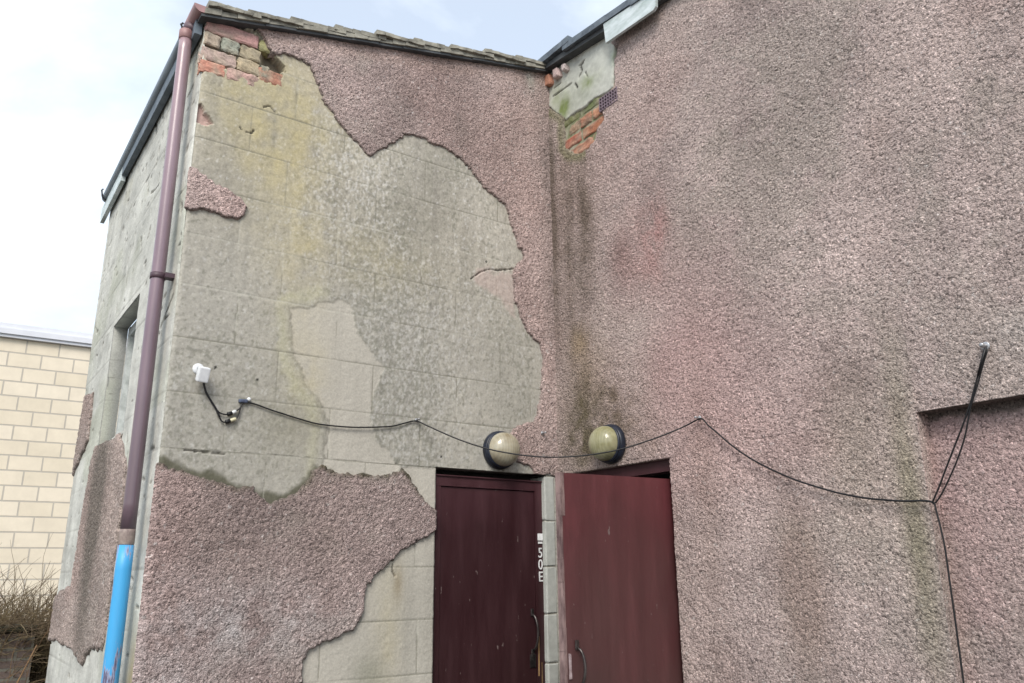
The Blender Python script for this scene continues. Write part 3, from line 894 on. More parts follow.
# broken brick ends under the first roof tiles
mb = MB()
for (y, z, w, hh, col) in ((-0.035, 4.425, 0.05, 0.075, (0.45, 0.22, 0.15)), (-0.115, 4.425, 0.055, 0.06, (0.50, 0.38, 0.36)), (-0.19, 4.42, 0.04, 0.045, (0.52, 0.44, 0.42))):
    mb.bbox((0.0, y, z), (1, 0, 0), (0, 1, 0.15), (0, 0.1, 1), (0.05, w, hh), 0.010, col)
mb.build("exposed_brickwork", M_BRICK, wallB, 0.004)
# air brick
mb = MB()
y0, y1, z0, z1 = -0.600, -0.462, 3.995, 4.072
VENT = (0.20, 0.155, 0.185)
for i in range(8):
    y = lerp(y0, y1, i / 7)
    mb.box((-0.006, y - 0.0024, z0), (0.012, y + 0.0024, z1), VENT)
for i in range(5):
    z = lerp(z0, z1, i / 4)
    mb.box((-0.0045, y0 - 0.003, z - 0.0026), (0.0135, y1 + 0.003, z + 0.0026), VENT)
mb.box((0.014, y0 - 0.004, z0 - 0.004), (0.03, y1 + 0.004, z1 + 0.004), (0.015, 0.013, 0.018))  # near-black back plate, darkness of the holes put into its colour
tag(mb.build("air_vent", M_BRICK, wallB), "purple grey air brick with square holes")

# inner shell in near-black, darkness put into the colour, so that the doorways open on dark rooms
mb = MB()
mb.box((-1.75, 1.6, 0), (0.10, 1.7, 3.9))
mb.box((0.125, -0.012, 0), (2.5, 0.2, 4.3))
mb.box((2.4, -5.0, 0), (2.6, 0.2, 4.3))
mb.box((0.125, -5.0, 2.2), (2.4, -0.1, 2.3))
mb.box((0.125, -5.0, 0.0), (0.3, -0.82, 2.2))
mb.box((-1.0, 0.111, 1.95), (0.1, 0.14, 2.4))  # dark filler panel added behind the gap above the maroon door
mb.build("inner_wall", M_INSIDE, bld)

# --- roof: verge tiles stepping up each slope, and the field of the roof behind them
rf = MB()
zA = lambda x: topA(x) + 0.012
rf.hexa([(-1.99, 0.15, zA(-1.99)), (0.05, 0.15, zA(0.05)), (0.05, 2.28, zA(0.05)), (-1.99, 2.28, zA(-1.99)), (-1.99, 0.15, zA(-1.99) + 0.05), (0.05, 0.15, zA(0.05) + 0.05), (0.05, 2.28, zA(0.05) + 0.05), (-1.99, 2.28, zA(-1.99) + 0.05)])
zB = lambda y: topB(y) + 0.02
rf.hexa([(0.1, -5.2, zB(-5.2)), (5, -5.2, zB(-5.2)), (5, 0.06, zB(0.06)), (0.1, 0.06, zB(0.06)), (0.1, -5.2, zB(-5.2) + 0.04), (5, -5.2, zB(-5.2) + 0.04), (5, 0.06, zB(0.06) + 0.04), (0.1, 0.06, zB(0.06) + 0.04)])
rf.hexa([(0.06, 0.06, zB(0.06)), (5, 0.06, zB(0.06)), (5, 4, zB(0.06) - 0.6), (0.06, 4, zB(0.06) - 0.6), (0.06, 0.06, zB(0.06) + 0.04), (5, 0.06, zB(0.06) + 0.04), (5, 4, zB(0.06) - 0.56), (0.06, 4, zB(0.06) - 0.56)])
roof = rf.build("roof", M_TILE, bld)
# undercloak boards under the verges
mb = MB()
for i in range(14):
    a, b = -1.985 + i * 0.1432, -1.985 + (i + 1) * 0.1432 + 0.001
    j = 0.003 * math.sin(i * 2.3)
    mb.hexa([(a, -0.042 + j, zA(a) - 0.020), (b, -0.042 + j, zA(b) - 0.020), (b, 0.16, zA(b) - 0.020), (a, 0.16, zA(a) - 0.020),
             (a, -0.042 + j, zA(a) - 0.007), (b, -0.042 + j, zA(b) - 0.007), (b, 0.16, zA(b) - 0.007), (a, 0.16, zA(a) - 0.007)])
mb.hexa([(-0.045, -5.2, zB(-5.2) - 0.032), (0.12, -5.2, zB(-5.2) - 0.032), (0.12, -0.01, zB(-0.01) - 0.032), (-0.045, -0.01, zB(-0.01) - 0.032),
         (-0.045, -5.2, zB(-5.2) + 0.004), (0.12, -5.2, zB(-5.2) + 0.004), (0.12, -0.01, zB(-0.01) + 0.004), (-0.045, -0.01, zB(-0.01) + 0.004)])
mb.build("undercloak", M_UNDERSIDE, roof)
mb = MB()
for i in range(28):
    a, b = -1.972 + i * 0.0712, -1.972 + (i + 1) * 0.0712 + 0.0005
    j, j2 = 0.004 * math.sin(i * 1.7), 0.003 * math.sin(i * 2.9 + 1)
    mb.hexa([(a, -0.050 + j, zA(a) - 0.0068), (b, -0.050 + j, zA(b) - 0.0068), (b, 0.1, zA(b) - 0.0068), (a, 0.1, zA(a) - 0.0068),
             (a, -0.048 + j, zA(a) + 0.020 + j2), (b, -0.048 + j, zA(b) + 0.020 + j2), (b, 0.1, zA(b) + 0.020), (a, 0.1, zA(a) + 0.020)])
tag(mb.build("verge_bedding", M_TILE, roof, 0.0015), "lichen covered bedding under the verge tiles")
tx = [-1.962, -1.79, -1.585, -1.365, -1.144, -0.925, -0.705, -0.482, -0.262, -0.045]
rt = random.Random(8)
for i in range(len(tx) - 1):
    a, b = tx[i], tx[i + 1] + 0.06
    mb = MB()
    th, lift = 0.020 + rt.uniform(-0.003, 0.003), 0.022 + rt.uniform(-0.006, 0.006)
    yo = -0.054 + rt.uniform(-0.010, 0.006)
    za, zb = zA(a) + 0.008 + lift, zA(b) + 0.004
    N = 6
    for k in range(N):
        p, q = lerp(a, b, k / N), lerp(a, b, (k + 1) / N)
        zp, zq = lerp(za, zb, k / N), lerp(za, zb, (k + 1) / N)
        w1, w2 = rt.uniform(-0.003, 0.003), rt.uniform(-0.003, 0.003)
        mb.hexa([(p, yo + w1, zp - (0.006 if k == 0 else 0)), (q, yo + w2, zq), (q, 0.28, zq), (p, 0.28, zp), (p, yo + w1, zp + th), (q, yo + w2, zq + th), (q, 0.28, zq + th), (p, 0.28, zp + th)])
    mb.build("tile", M_TILE, roof, 0.0022, i)
ty = [0.02, -0.298, -0.86, -1.22, -1.58, -1.94, -2.3, -2.66, -3.0]
M_TILE2 = mat_simple("slate_grey_tile", (0.15, 0.18, 0.21), (0.06, 0.075, 0.095), 14.0, 0.55, 0.002)
for i in range(len(ty) - 1):
    b, a = ty[i] + (0.06 if i else 0), ty[i + 1]
    mb = MB()
    lift = 0.034 if i == 0 else 0.012
    za, zb = zB(a) + 0.004 + lift, zB(b) + 0.004
    yo = -0.070 + rt.uniform(-0.004, 0.004)
    N = 5
    for k in range(N):
        p, q = lerp(a, b, k / N), lerp(a, b, (k + 1) / N)
        zp, zq = lerp(za, zb, k / N), lerp(za, zb, (k + 1) / N)
        mb.hexa([(yo, p, zp - 0.012), (0.3, p, zp - 0.012), (0.3, q, zq - 0.012), (yo, q, zq - 0.012), (yo, p, zp + 0.026), (0.3, p, zp + 0.026), (0.3, q, zq + 0.026), (yo, q, zq + 0.026)])
    tag(mb.build("tile", M_TILE2, roof, 0.0008, 40 + i), "dark slate grey roof tile")
# pale board nailed below the verge of the tall wall
mb = MB()
bpts = [(-0.597, 4.322), (-0.952, 4.299), (-0.968, 4.312), (-0.975, 4.405), (-0.585, 4.448)]
k = len(bpts)
mb.add([(-0.0635, y, z) for y, z in bpts] + [(-0.047, y, z) for y, z in bpts], [tuple(range(k)), tuple(range(2 * k - 1, k - 1, -1))] + [(i, (i + 1) % k, k + (i + 1) % k, k + i) for i in range(k)])
mb.build("bargeboard", M_WOOD, bld)
mb = MB()
mb.box((-0.018, -1.9, 4.19), (-0.001, -0.62, 4.30)) if False else mb.hexa([(-0.036, -3.2, 4.085), (-0.004, -3.2, 4.085), (-0.004, -0.62, 4.395), (-0.036, -0.62, 4.395), (-0.036, -3.2, 4.13), (-0.004, -3.2, 4.13), (-0.004, -0.62, 4.43), (-0.036, -0.62, 4.43)])
mb.build("batten", M_UNDERSIDE, bld)
# eaves board of the side wall
mb = MB()
M_EAVE = mat_simple("slate_blue_board", (0.15, 0.185, 0.22), (0.085, 0.11, 0.135), 9.0, 0.6)
mb.box((-1.992, 0.02, 3.945), (-1.962, 1.66, 4.02))
mb.build("eaves_board", M_EAVE, bld, 0.0)
mb = MB()
mb.hexa([(-1.992, 1.665, 3.915), (-1.968, 1.665, 3.915), (-1.968, 2.36, 3.895), (-1.992, 2.36, 3.895), (-1.992, 1.665, 4.01), (-1.968, 1.665, 4.01), (-1.968, 2.36, 4.0), (-1.992, 2.36, 4.0)])
tag(mb.build("eaves_board", M_WOOD, bld), "pale grey end of the eaves board")

# --- doors
M_DOOR1 = mat_simple("dark_maroon_paint", (0.030, 0.0095, 0.013), (0.020, 0.007, 0.009), 3.0, 0.38, 0.0004, 0.5, (1, 1, 0.5))
def door_paint(name, top, mid, low, z0, z1):
    """weathered oxide paint: rubbed paler streaks with the grain, browner and drier near the bottom"""
    m, n, b = newmat(name)
    t = n.nodes.new("ShaderNodeTexCoord")
    mpn = n.nodes.new("ShaderNodeMapping")
    mpn.inputs['Scale'].default_value = (7, 7, 1.1)
    n.links.new(t.outputs['Object'], mpn.inputs['Vector'])
    s = node(n, "ShaderNodeTexNoise", Scale=2.0, Detail=6.0, Roughness=0.6)
    n.links.new(mpn.outputs[0], s.inputs['Vector'])
    f = node(n, "ShaderNodeTexNoise", Scale=1.6, Detail=5.0, Roughness=0.6)
    n.links.new(t.outputs['Object'], f.inputs['Vector'])
    sx = n.nodes.new("ShaderNodeSeparateXYZ")
    n.links.new(t.outputs['Object'], sx.inputs[0])
    mr = node(n, "ShaderNodeMapRange")
    mr.inputs['From Min'].default_value = z0
    mr.inputs['From Max'].default_value = z1
    n.links.new(sx.outputs['Z'], mr.inputs['Value'])
    ad = node(n, "ShaderNodeMath", operation='MULTIPLY_ADD')
    ad.inputs[1].default_value = 0.9
    n.links.new(f.outputs['Fac'], ad.inputs[0])
    n.links.new(mr.outputs[0], ad.inputs[2])
    r = ramp(n, [(0.35, low), (0.85, mid), (1.3, top)])
    mm = node(n, "ShaderNodeMath", operation='MULTIPLY')
    mm.inputs[1].default_value = 0.72
    n.links.new(ad.outputs[0], mm.inputs[0])
    n.links.new(mm.outputs[0], r.inputs[0])
    r2 = ramp(n, [(0.3, grey(0.80)), (0.55, grey(1.0)), (0.75, grey(1.3))])
    n.links.new(s.outputs['Fac'], r2.inputs[0])
    c = mix(n, 'MULTIPLY', 1.0, r.outputs[0], r2.outputs[0])
    # small chips
    ch = node(n, "ShaderNodeTexNoise", Scale=55.0, Detail=3.0)
    mp2 = n.nodes.new("ShaderNodeMapping")
    mp2.inputs['Scale'].default_value = (1, 1, 0.45)
    n.links.new(t.outputs['Object'], mp2.inputs['Vector'])
    n.links.new(mp2.outputs[0], ch.inputs['Vector'])
    r3 = ramp(n, [(0.712, grey(0)), (0.75, grey(1))])
    n.links.new(ch.outputs['Fac'], r3.inputs[0])
    c = mix(n, 'MIX', r3.outputs[0], c, (0.16, 0.12, 0.115))
    n.links.new(c, b.inputs['Base Color'])
    rr = ramp(n, [(0.3, grey(0.36)), (0.7, grey(0.62))])
    n.links.new(s.outputs['Fac'], rr.inputs[0])
    n.links.new(rr.outputs[0], b.inputs['Roughness'])
    bp = node(n, "ShaderNodeBump", Strength=1.0, Distance=0.0006)
    n.links.new(s.outputs['Fac'], bp.inputs['Height'])
    n.links.new(bp.outputs[0], b.inputs['Normal'])
    b.inputs['Specular IOR Level'].default_value = 0.4
    return m


M_DOOR1 = door_paint("dark_maroon_paint", (0.056, 0.020, 0.025), (0.039, 0.0135, 0.0165), (0.029, 0.011, 0.012), 0.6, 2.1)
M_DOOR2 = door_paint("faded_red_oxide_paint", (0.130, 0.034, 0.040), (0.092, 0.028, 0.031), (0.066, 0.043, 0.039), 0.7, 2.1)
M_EDGE = mat_simple("rubbed_paint_edge", (0.27, 0.19, 0.18), (0.09, 0.055, 0.055), 30.0, 0.8, 0.001, stretch=(1, 1, 0.3))
M_STEEL = mat_simple("dull_steel", (0.10, 0.088, 0.085), (0.04, 0.034, 0.033), 30.0, 0.38, 0.0, 0.5, metal=0.7)
M_WHITE = mat_simple("white_plastic", (0.78, 0.80, 0.82), (0.66, 0.68, 0.70), 15.0, 0.35)


def pull_handle(mb, p0, p1, n, r=0.0055, stand=0.035):
    """D-shaped pull: two feet and a bowed grip"""
    p0, p1, n = Vector(p0), Vector(p1), Vector(n).normalized()
    pts = []
    for i in range(15):
        t = i / 14
        b = stand * min(1.0, math.sin(math.pi * t) ** 0.45)
        pts.append(p0.lerp(p1, t) + n * b)
    mb.tube(pts, r, 10)
    for p in (p0, p1):
        d = (p1 - p0).normalized() * (-1 if p is p0 else 1)
        mb.bbox(p + d * 0.008 + n * 0.002, d, n, d.cross(n), (0.034, 0.005, 0.022), 0.002)


mb = MB()
mb.bbox((-0.403, 0.049, 1.005), (1, 0, 0), (0, 1, 0), (0, 0, 1), (0.552, 0.042, 1.985), 0.003)
doorA = mb.build("door", M_DOOR1, bld)
tag(doorA, "dark maroon door in the grey gable wall")
mb = MB()
mb.box((-0.722, 0.022, 0.0), (-0.680, 0.11, 2.045))
mb.box((-0.126, 0.018, 0.0), (-0.081, 0.11, 2.045))
mb.box((-0.722, 0.020, 2.000), (-0.081, 0.105, 2.046))
mb.box((-0.722, 0.012, 2.046), (-0.081, 0.10, 2.052))
mb.build("frame", M_DOOR1, doorA, 0.0005)
mb = MB()
pull_handle(mb, (-0.150, 0.028, 1.235), (-0.150, 0.028, 1.405), (0.3, -1, 0))
mb.build("handle", M_STEEL, doorA)
mb = MB()
mb.bbox((-0.150, 0.026, 1.19), (1, 0, 0), (0, 1, 0), (0, 0, 1), (0.035, 0.006, 0.06), 0.002)
mb.build("lock_plate", M_STEEL, doorA)
# lettering on the jamb: a small white plate and 5 0 E set one below the other
M_LET = mat_simple("white_letter_paint", (0.80, 0.80, 0.80), None, 20.0, 0.5)
mb = MB()
mb.bbox((-0.1005, 0.0155, 1.772), (1, 0, 0), (0, 1, 0), (0, 0, 1), (0.030, 0.005, 0.034), 0.001)
mb.bbox((-0.1005, 0.0160, 1.744), (1, 0, 0), (0, 1, 0), (0, 0, 1), (0.026, 0.004, 0.010), 0.001)
mb.build("label_plate", M_LET, doorA)


def text(ch, x, z, size, parent):
    cu = bpy.data.curves.new("letter", 'FONT')
    cu.body = ch
    cu.size = size
    cu.align_x, cu.align_y = 'CENTER', 'CENTER'
    cu.extrude = 0.0012
    cu.offset = 0.0004
    tmp = bpy.data.objects.new("letter", cu)
    COL.objects.link(tmp)
    dg = bpy.context.evaluated_depsgraph_get()
    me = bpy.data.meshes.new_from_object(tmp.evaluated_get(dg))
    bpy.data.objects.remove(tmp)
    for v in me.vertices:
        a, b, c = v.co
        v.co = (x + a * 0.85, 0.0165 - c, z + b)
    me.materials.clear()
    return link("letter", me, M_LET, parent)


for ch, z in (("5", 1.693), ("0", 1.636), ("E", 1.578)):
    text(ch, -0.1005, z, 0.068, doorA)
# splintered, paint-bare wood low on the jamb
mb = MB()
mb.box((-0.1235, 0.0165, 1.12), (-0.117, 0.03, 1.30))
mb.box((-0.105, 0.0165, 1.05), (-0.098, 0.03, 1.18))
mb.build("bare_wood", mat_simple("bare_wood", (0.32, 0.20, 0.09), (0.12, 0.07, 0.04), 30.0, 0.85, 0.001, stretch=(1, 1, 0.2)), doorA, 0.002)

# second door: stands open, out from the tall wall, sagging on its hinges
HX, HY = 0.02, -0.778
mb = MB()
FT = Vector((-0.685, -0.885, 1.968))
HT = Vector((HX + 0.025, HY + 0.006, 1.995))
FB = Vector((-0.676, -0.883, 0.03))
HB = Vector((HX + 0.030, HY + 0.006, 0.05))
N2 = Vector((-0.12, 0.99, 0)).normalized() * 0.026
vs = []
NX, NZ = 10, 24
for dep in (0, 1):
    for j in range(NZ + 1):
        for i in range(NX + 1):
            s, t = i / NX, j / NZ
            p = (FB.lerp(HB, s)).lerp(FT.lerp(HT, s), t) + N2 * dep
            p = p + N2 * (0.12 * math.sin(3.0 * t + 1.0) * (1 - s))
            vs.append(p)
fs = []
K = (NX + 1) * (NZ + 1)
for j in range(NZ):
    for i in range(NX):
        a = j * (NX + 1) + i
        fs.append((a, a + 1, a + NX + 2, a + NX + 1))
        fs.append((K + a + NX + 1, K + a + NX + 2, K + a + 1, K + a))
for j in range(NZ):
    a = j * (NX + 1)
    fs.append((a + NX + 1, K + a + NX + 1, K + a, a))
    b = a + NX
    fs.append((b, K + b, K + b + NX + 1, b + NX + 1))
for i in range(NX):
    fs.append((i, K + i, K + i + 1, i + 1))
    a = NZ * (NX + 1) + i
    fs.append((a + 1, K + a + 1, K + a, a))
mb.add(vs, fs)
doorB = mb.build("door", M_DOOR2, bld)
tag(doorB, "faded red door standing open against the pebble dashed wall")


def leaf(s, t, d):
    """point on the open door: s from the free edge, t up, d out of its outer face"""
    p = FB.lerp(HB, s).lerp(FT.lerp(HT, s), t)
    return p - N2.normalized() * d + N2 * (0.12 * math.sin(3.0 * t + 1.0) * (1 - s))


mb = MB()
ed = []
rw = random.Random(2)
for k in range(24):
    t0, t1 = k / 24, (k + 1) / 24 + 0.001
    w0 = 0.004 + 0.006 * rw.random() + (0.012 if t0 > 0.9 else 0)
    p = [leaf(-0.003, t0, 0.0012), leaf(w0 / 0.75, t0, 0.0012), leaf(w0 / 0.75, t0, -0.002), leaf(-0.003, t0, -0.027), leaf(-0.003, t1, 0.0012), leaf(w0 / 0.75, t1, 0.0012), leaf(w0 / 0.75, t1, -0.002), leaf(-0.003, t1, -0.027)]
    mb.hexa(p)
tag(mb.build("worn_edge", M_EDGE, doorB), "rubbed pale free edge of the open door")
mb = MB()
pull_handle(mb, leaf(0.085, 0.600, 0.001), leaf(0.085, 0.672, 0.001), Vector((0.35, -1, 0)), 0.0055, 0.034)
mb.build("handle", M_STEEL, doorB)
mb = MB()
mb.bbox(leaf(0.03, 0.640, 0.003), (1, 0, 0), (0, 1, 0), (0, 0, 1), (0.010, 0.004, 0.085), 0.0015)
mb.build("lock_plate", mat_simple("pale_patch_paint", (0.36, 0.30, 0.31), (0.16, 0.11, 0.11), 30.0, 0.6), doorB, 0.002)
mb = MB()
mb.box((0.03, -0.806, 2.030), (0.11, -0.012, 2.082))
mb.box((0.03, -0.812, 0.0), (0.11, -0.790, 2.029))
mb.build("frame", M_DOOR1, doorB)

# --- side window
M_FRAME = mat_simple("grey_window_paint", (0.55, 0.57, 0.56), (0.35, 0.37, 0.36), 20.0, 0.6, 0.0006)
mb = MB()
xw = -WA + 0.075 + 0.036
wy0, wy1, wz0, wz1 = WIN
mb.box((xw - 0.035, wy0, wz0), (xw + 0.03, wy0 + 0.05, wz1))
mb.box((xw - 0.035, wy1 - 0.05, wz0), (xw + 0.03, wy1, wz1))
mb.box((xw - 0.033, wy0 + 0.05, wz1 - 0.05), (xw + 0.03, wy1 - 0.05, wz1))
mb.box((xw - 0.033, wy0 + 0.05, wz0), (xw + 0.03, wy1 - 0.05, wz0 + 0.06))
mb.box((xw - 0.030, (wy0 + wy1) / 2 - 0.018, wz0 + 0.06), (xw + 0.028, (wy0 + wy1) / 2 + 0.018, wz1 - 0.05))
win = mb.build("window", M_FRAME, bld)
tag(win, "small grey framed window deep in the side wall")
m, n, b = newmat("dirty_patterned_glass")
t = n.nodes.new("ShaderNodeTexCoord")
nz = node(n, "ShaderNodeTexNoise", Scale=9.0, Detail=6.0, Distortion=1.5)
n.links.new(t.outputs['Object'], nz.inputs['Vector'])
r = ramp(n, [(0.35, (0.10, 0.14, 0.12)), (0.5, (0.30, 0.36, 0.33)), (0.65, (0.48, 0.54, 0.52))])
n.links.new(nz.outputs['Fac'], r.inputs[0])
n.links.new(r.outputs[0], b.inputs['Base Color'])
b.inputs['Roughness'].default_value = 0.12
b.inputs['Specular IOR Level'].default_value = 0.8
mb = MB()
mb.box((xw - 0.004, wy0 + 0.04, wz0 + 0.05), (xw + 0.002, wy1 - 0.04, wz1 - 0.04))
mb.build("pane", m, win)
mb = MB()
mb.hexa([(-WA - 0.002, wy0, wz0 - 0.03), (xw, wy0, wz0 - 0.01), (xw, wy1, wz0 - 0.01), (-WA - 0.002, wy1, wz0 - 0.03), (-WA - 0.002, wy0, wz0 - 0.012), (xw, wy0, wz0 + 0.01), (xw, wy1, wz0 + 0.01), (-WA - 0.002, wy1, wz0 - 0.012)])
mb.build("sill", mat_simple("worn_concrete_sill", (0.24, 0.21, 0.18), None, 30.0, 0.95, 0.004), win, 0.004)

# ------------------------------------------------------------------ rainwater goods
M_GUT = mat_simple("slate_grey_gutter", (0.22, 0.27, 0.315), (0.13, 0.165, 0.20), 9.0, 0.5, 0.0005, stretch=(2, 0.4, 2))
M_PINK = mat_simple("faded_pink_plastic", (0.42, 0.255, 0.25), (0.30, 0.175, 0.175), 8.0, 0.5)
gx, gz, gr = -1.984, 4.050, 0.031
gut = empty("gutter", (gx, 0, gz), "weathered slate grey half round gutter along the eaves of the side wall", "gutter")


def trough(mb, y0, y1, r, th=0.004, drop=0.0, n=14):
    ring = []
    for rr in (r, r - th):
        ring.append([(gx - rr * math.cos(math.pi * k / n), gz - rr * math.sin(math.pi * k / n)) for k in range(n + 1)])
    vs, fs = [], []
    loop = ring[0] + ring[1][::-1]
    L = len(loop)
    for y in (y0, y1):
        vs += [(x, y, z - drop * (y - 0.0)) for x, z in loop]
    for k in range(L):
        fs.append((k, (k + 1) % L, L + (k + 1) % L, L + k))
    for base in (0, L):
        for k in range(n):
            fs.append((base + k, base + k + 1, base + L - 2 - k, base + L - 1 - k))
    mb.add(vs, fs, None, False)


mb = MB()
trough(mb, 0.16, 2.25, gr, 0.004, 0.008)
mb.build("trough", M_GUT, gut)
mb = MB()
trough(mb, -0.045, 0.17, gr + 0.004)
mb.add([(gx, -0.0455, gz)] + [(gx - (gr + 0.003) * math.cos(math.pi * k / 14), -0.0455, gz - (gr + 0.003) * math.sin(math.pi * k / 14)) for k in range(15)]
       + [(gx, -0.0405, gz)] + [(gx - (gr + 0.003) * math.cos(math.pi * k / 14), -0.0405, gz - (gr + 0.003) * math.sin(math.pi * k / 14)) for k in range(15)],
       [(0, k + 2, k + 1) for k in range(14)] + [(16, 16 + k + 1, 16 + k + 2) for k in range(14)])
tag(mb.build("stop_end", M_PINK, gut), "faded pink stop end and outlet of the gutter")
mb = MB()
mb.tube([(gx - 0.002, 0.10, gz - 0.030), (gx - 0.006, 0.10, gz - 0.050), (gx - 0.011, 0.10, gz - 0.062)], [0.041, 0.038, 0.032], 20)
mb.build("outlet", mat_simple("dark_purple_plastic", (0.13, 0.085, 0.10), (0.08, 0.05, 0.065), 10.0, 0.5), gut)
for y in (0.16, 2.20):
    mb = MB()
    pts = [(gx + gr + 0.002, y, gz + 0.02)] + [(gx + (gr + 0.006) * math.cos(math.pi * k / 10), y, gz - 0.008 * y - (gr + 0.006) * math.sin(math.pi * k / 10)) for k in range(11)] + [(gx - gr - 0.012, y, gz + 0.012), (gx - gr - 0.004, y, gz + 0.022)]
    mb.tube(pts, 0.0055, 6)
    mb.build("bracket", mat_simple("black_iron", (0.03, 0.03, 0.035), None, 9.0, 0.6), gut)

PX, PY, PR = -2.010, 0.10, 0.0278
pipe = empty("drainpipe", (PX, PY, 0.0), "tall purple drainpipe with a bright blue lower length at the building's corner", "drainpipe")
m, n, b = newmat("faded_purple_pipe")
t = n.nodes.new("ShaderNodeTexCoord")
nz = node(n, "ShaderNodeTexNoise", Scale=5.0, Detail=6.0, Roughness=0.7)
mpn = n.nodes.new("ShaderNodeMapping")
mpn.inputs['Scale'].default_value = (3, 3, 0.5)
n.links.new(t.outputs['Object'], mpn.inputs[0])
n.links.new(mpn.outputs[0], nz.inputs['Vector'])
sx = n.nodes.new("ShaderNodeSeparateXYZ")
n.links.new(t.outputs['Object'], sx.inputs[0])
mr = node(n, "ShaderNodeMapRange")
mr.inputs['From Min'].default_value = 1.9
mr.inputs['From Max'].default_value = 3.9
n.links.new(sx.outputs['Z'], mr.inputs['Value'])
r = ramp(n, [(0.0, (0.115, 0.078, 0.095)), (0.35, (0.175, 0.118, 0.145)), (0.75, (0.26, 0.18, 0.21)), (1.0, (0.31, 0.21, 0.23))])
n.links.new(mr.outputs[0], r.inputs[0])
r2 = ramp(n, [(0.3, grey(0.8)), (0.7, grey(1.18))])
n.links.new(nz.outputs['Fac'], r2.inputs[0])
n.links.new(mix(n, 'MULTIPLY', 1.0, r.outputs[0], r2.outputs[0]), b.inputs['Base Color'])
b.inputs['Roughness'].default_value = 0.28
b.inputs['Specular IOR Level'].default_value = 0.7
M_PIPE = m
ZJ = 1.775
mb = MB()
mb.tube([(PX, PY, z) for z in np.linspace(ZJ, 3.985, 24)], PR, 24)
mb.build("pipe", M_PIPE, pipe)
mb = MB()
mb.tube([(PX, PY, 3.945), (PX, PY, 3.948), (PX, PY, 3.990), (PX, PY, 3.993)], [PR + 0.001, PR + 0.004, PR + 0.004, PR + 0.001], 24)
mb.build("collar", mat_simple("pink_socket", (0.33, 0.19, 0.185), (0.22, 0.12, 0.12), 9.0, 0.5), pipe)
mb = MB()
mb.tube([(PX, PY, z) for z in (1.715, 1.72, 1.76, 1.774)], [PR - 0.001, PR + 0.0008, PR + 0.0008, PR], 24)
tag(mb.build("pipe", mat_simple("bare_worn_pipe", (0.36, 0.30, 0.26), (0.13, 0.09, 0.09), 22.0, 0.7), pipe), "bare worn ring where the paint ends")
m, n, b = newmat("bright_blue_paint")
t = n.nodes.new("ShaderNodeTexCoord")
mpn = n.nodes.new("ShaderNodeMapping")
mpn.inputs['Scale'].default_value = (8, 8, 1.1)
n.links.new(t.outputs['Object'], mpn.inputs[0])
nz = node(n, "ShaderNodeTexNoise", Scale=4.0, Detail=5.0, Roughness=0.65)
n.links.new(mpn.outputs[0], nz.inputs['Vector'])
r = ramp(n, [(0.0, (0.06, 0.36, 0.66)), (0.52, (0.05, 0.33, 0.64)), (0.585, (0.06, 0.32, 0.62)), (0.61, (0.30, 0.33, 0.46)), (0.66, (0.09, 0.08, 0.14))])
n.links.new(nz.outputs['Fac'], r.inputs[0])
n.links.new(r.outputs[0], b.inputs['Base Color'])
b.inputs['Roughness'].default_value = 0.45
mb = MB()
mb.tube([(PX, PY, z) for z in np.linspace(0.02, 1.715, 20)], PR + 0.0015, 24)
tag(mb.build("pipe", m, pipe), "bright blue painted lower length with scuffs")
mb = MB()
zb = 2.80
mb.tube([(PX, PY, zb - 0.013), (PX, PY, zb - 0.012), (PX, PY, zb + 0.012), (PX, PY, zb + 0.013)], [PR, PR + 0.0035, PR + 0.0035, PR], 24)
mb.box((PX + 0.02, PY - 0.045, zb - 0.010), (-WA + 0.01, PY - 0.004, zb + 0.010))
mb.build("bracket", mat_simple("dark_purple_bracket", (0.085, 0.05, 0.065), None, 9.0, 0.5), pipe)

# ------------------------------------------------------------------ lamps
M_LBASE = mat_simple("dark_blue_black_plastic", (0.018, 0.024, 0.042), (0.010, 0.012, 0.018), 20.0, 0.4)


def glass_mat(name, ax, c1, c2):
    m, n, b = newmat(name)
    t = n.nodes.new("ShaderNodeTexCoord")
    w = node(n, "ShaderNodeTexWave", wave_type='BANDS', bands_direction=ax, Scale=22.0, Distortion=0.0, Detail=0.0)
    n.links.new(t.outputs['Object'], w.inputs['Vector'])
    nz = node(n, "ShaderNodeTexNoise", Scale=9.0, Detail=6.0, Roughness=0.6)
    n.links.new(t.outputs['Object'], nz.inputs['Vector'])
    r = ramp(n, [(0.28, c2), (0.60, c1)])
    n.links.new(nz.outputs['Fac'], r.inputs[0])
    r2 = ramp(n, [(0.0, grey(0.93)), (1.0, grey(1.05))])
    n.links.new(w.outputs['Fac'], r2.inputs[0])
    n.links.new(mix(n, 'MULTIPLY', 1.0, r.outputs[0], r2.outputs[0]), b.inputs['Base Color'])
    b.inputs['Roughness'].default_value = 0.22
    b.inputs['Coat Weight'].default_value = 0.35
    b.inputs['Coat Roughness'].default_value = 0.12
    bp = node(n, "ShaderNodeBump", Strength=0.2, Distance=0.002)
    n.links.new(w.outputs['Fac'], bp.inputs['Height'])
    n.links.new(bp.outputs[0], b.inputs['Normal'])
    b.inputs['Subsurface Weight'].default_value = 0.25
    b.inputs['Subsurface Radius'].default_value = (0.03, 0.026, 0.018)
    return m


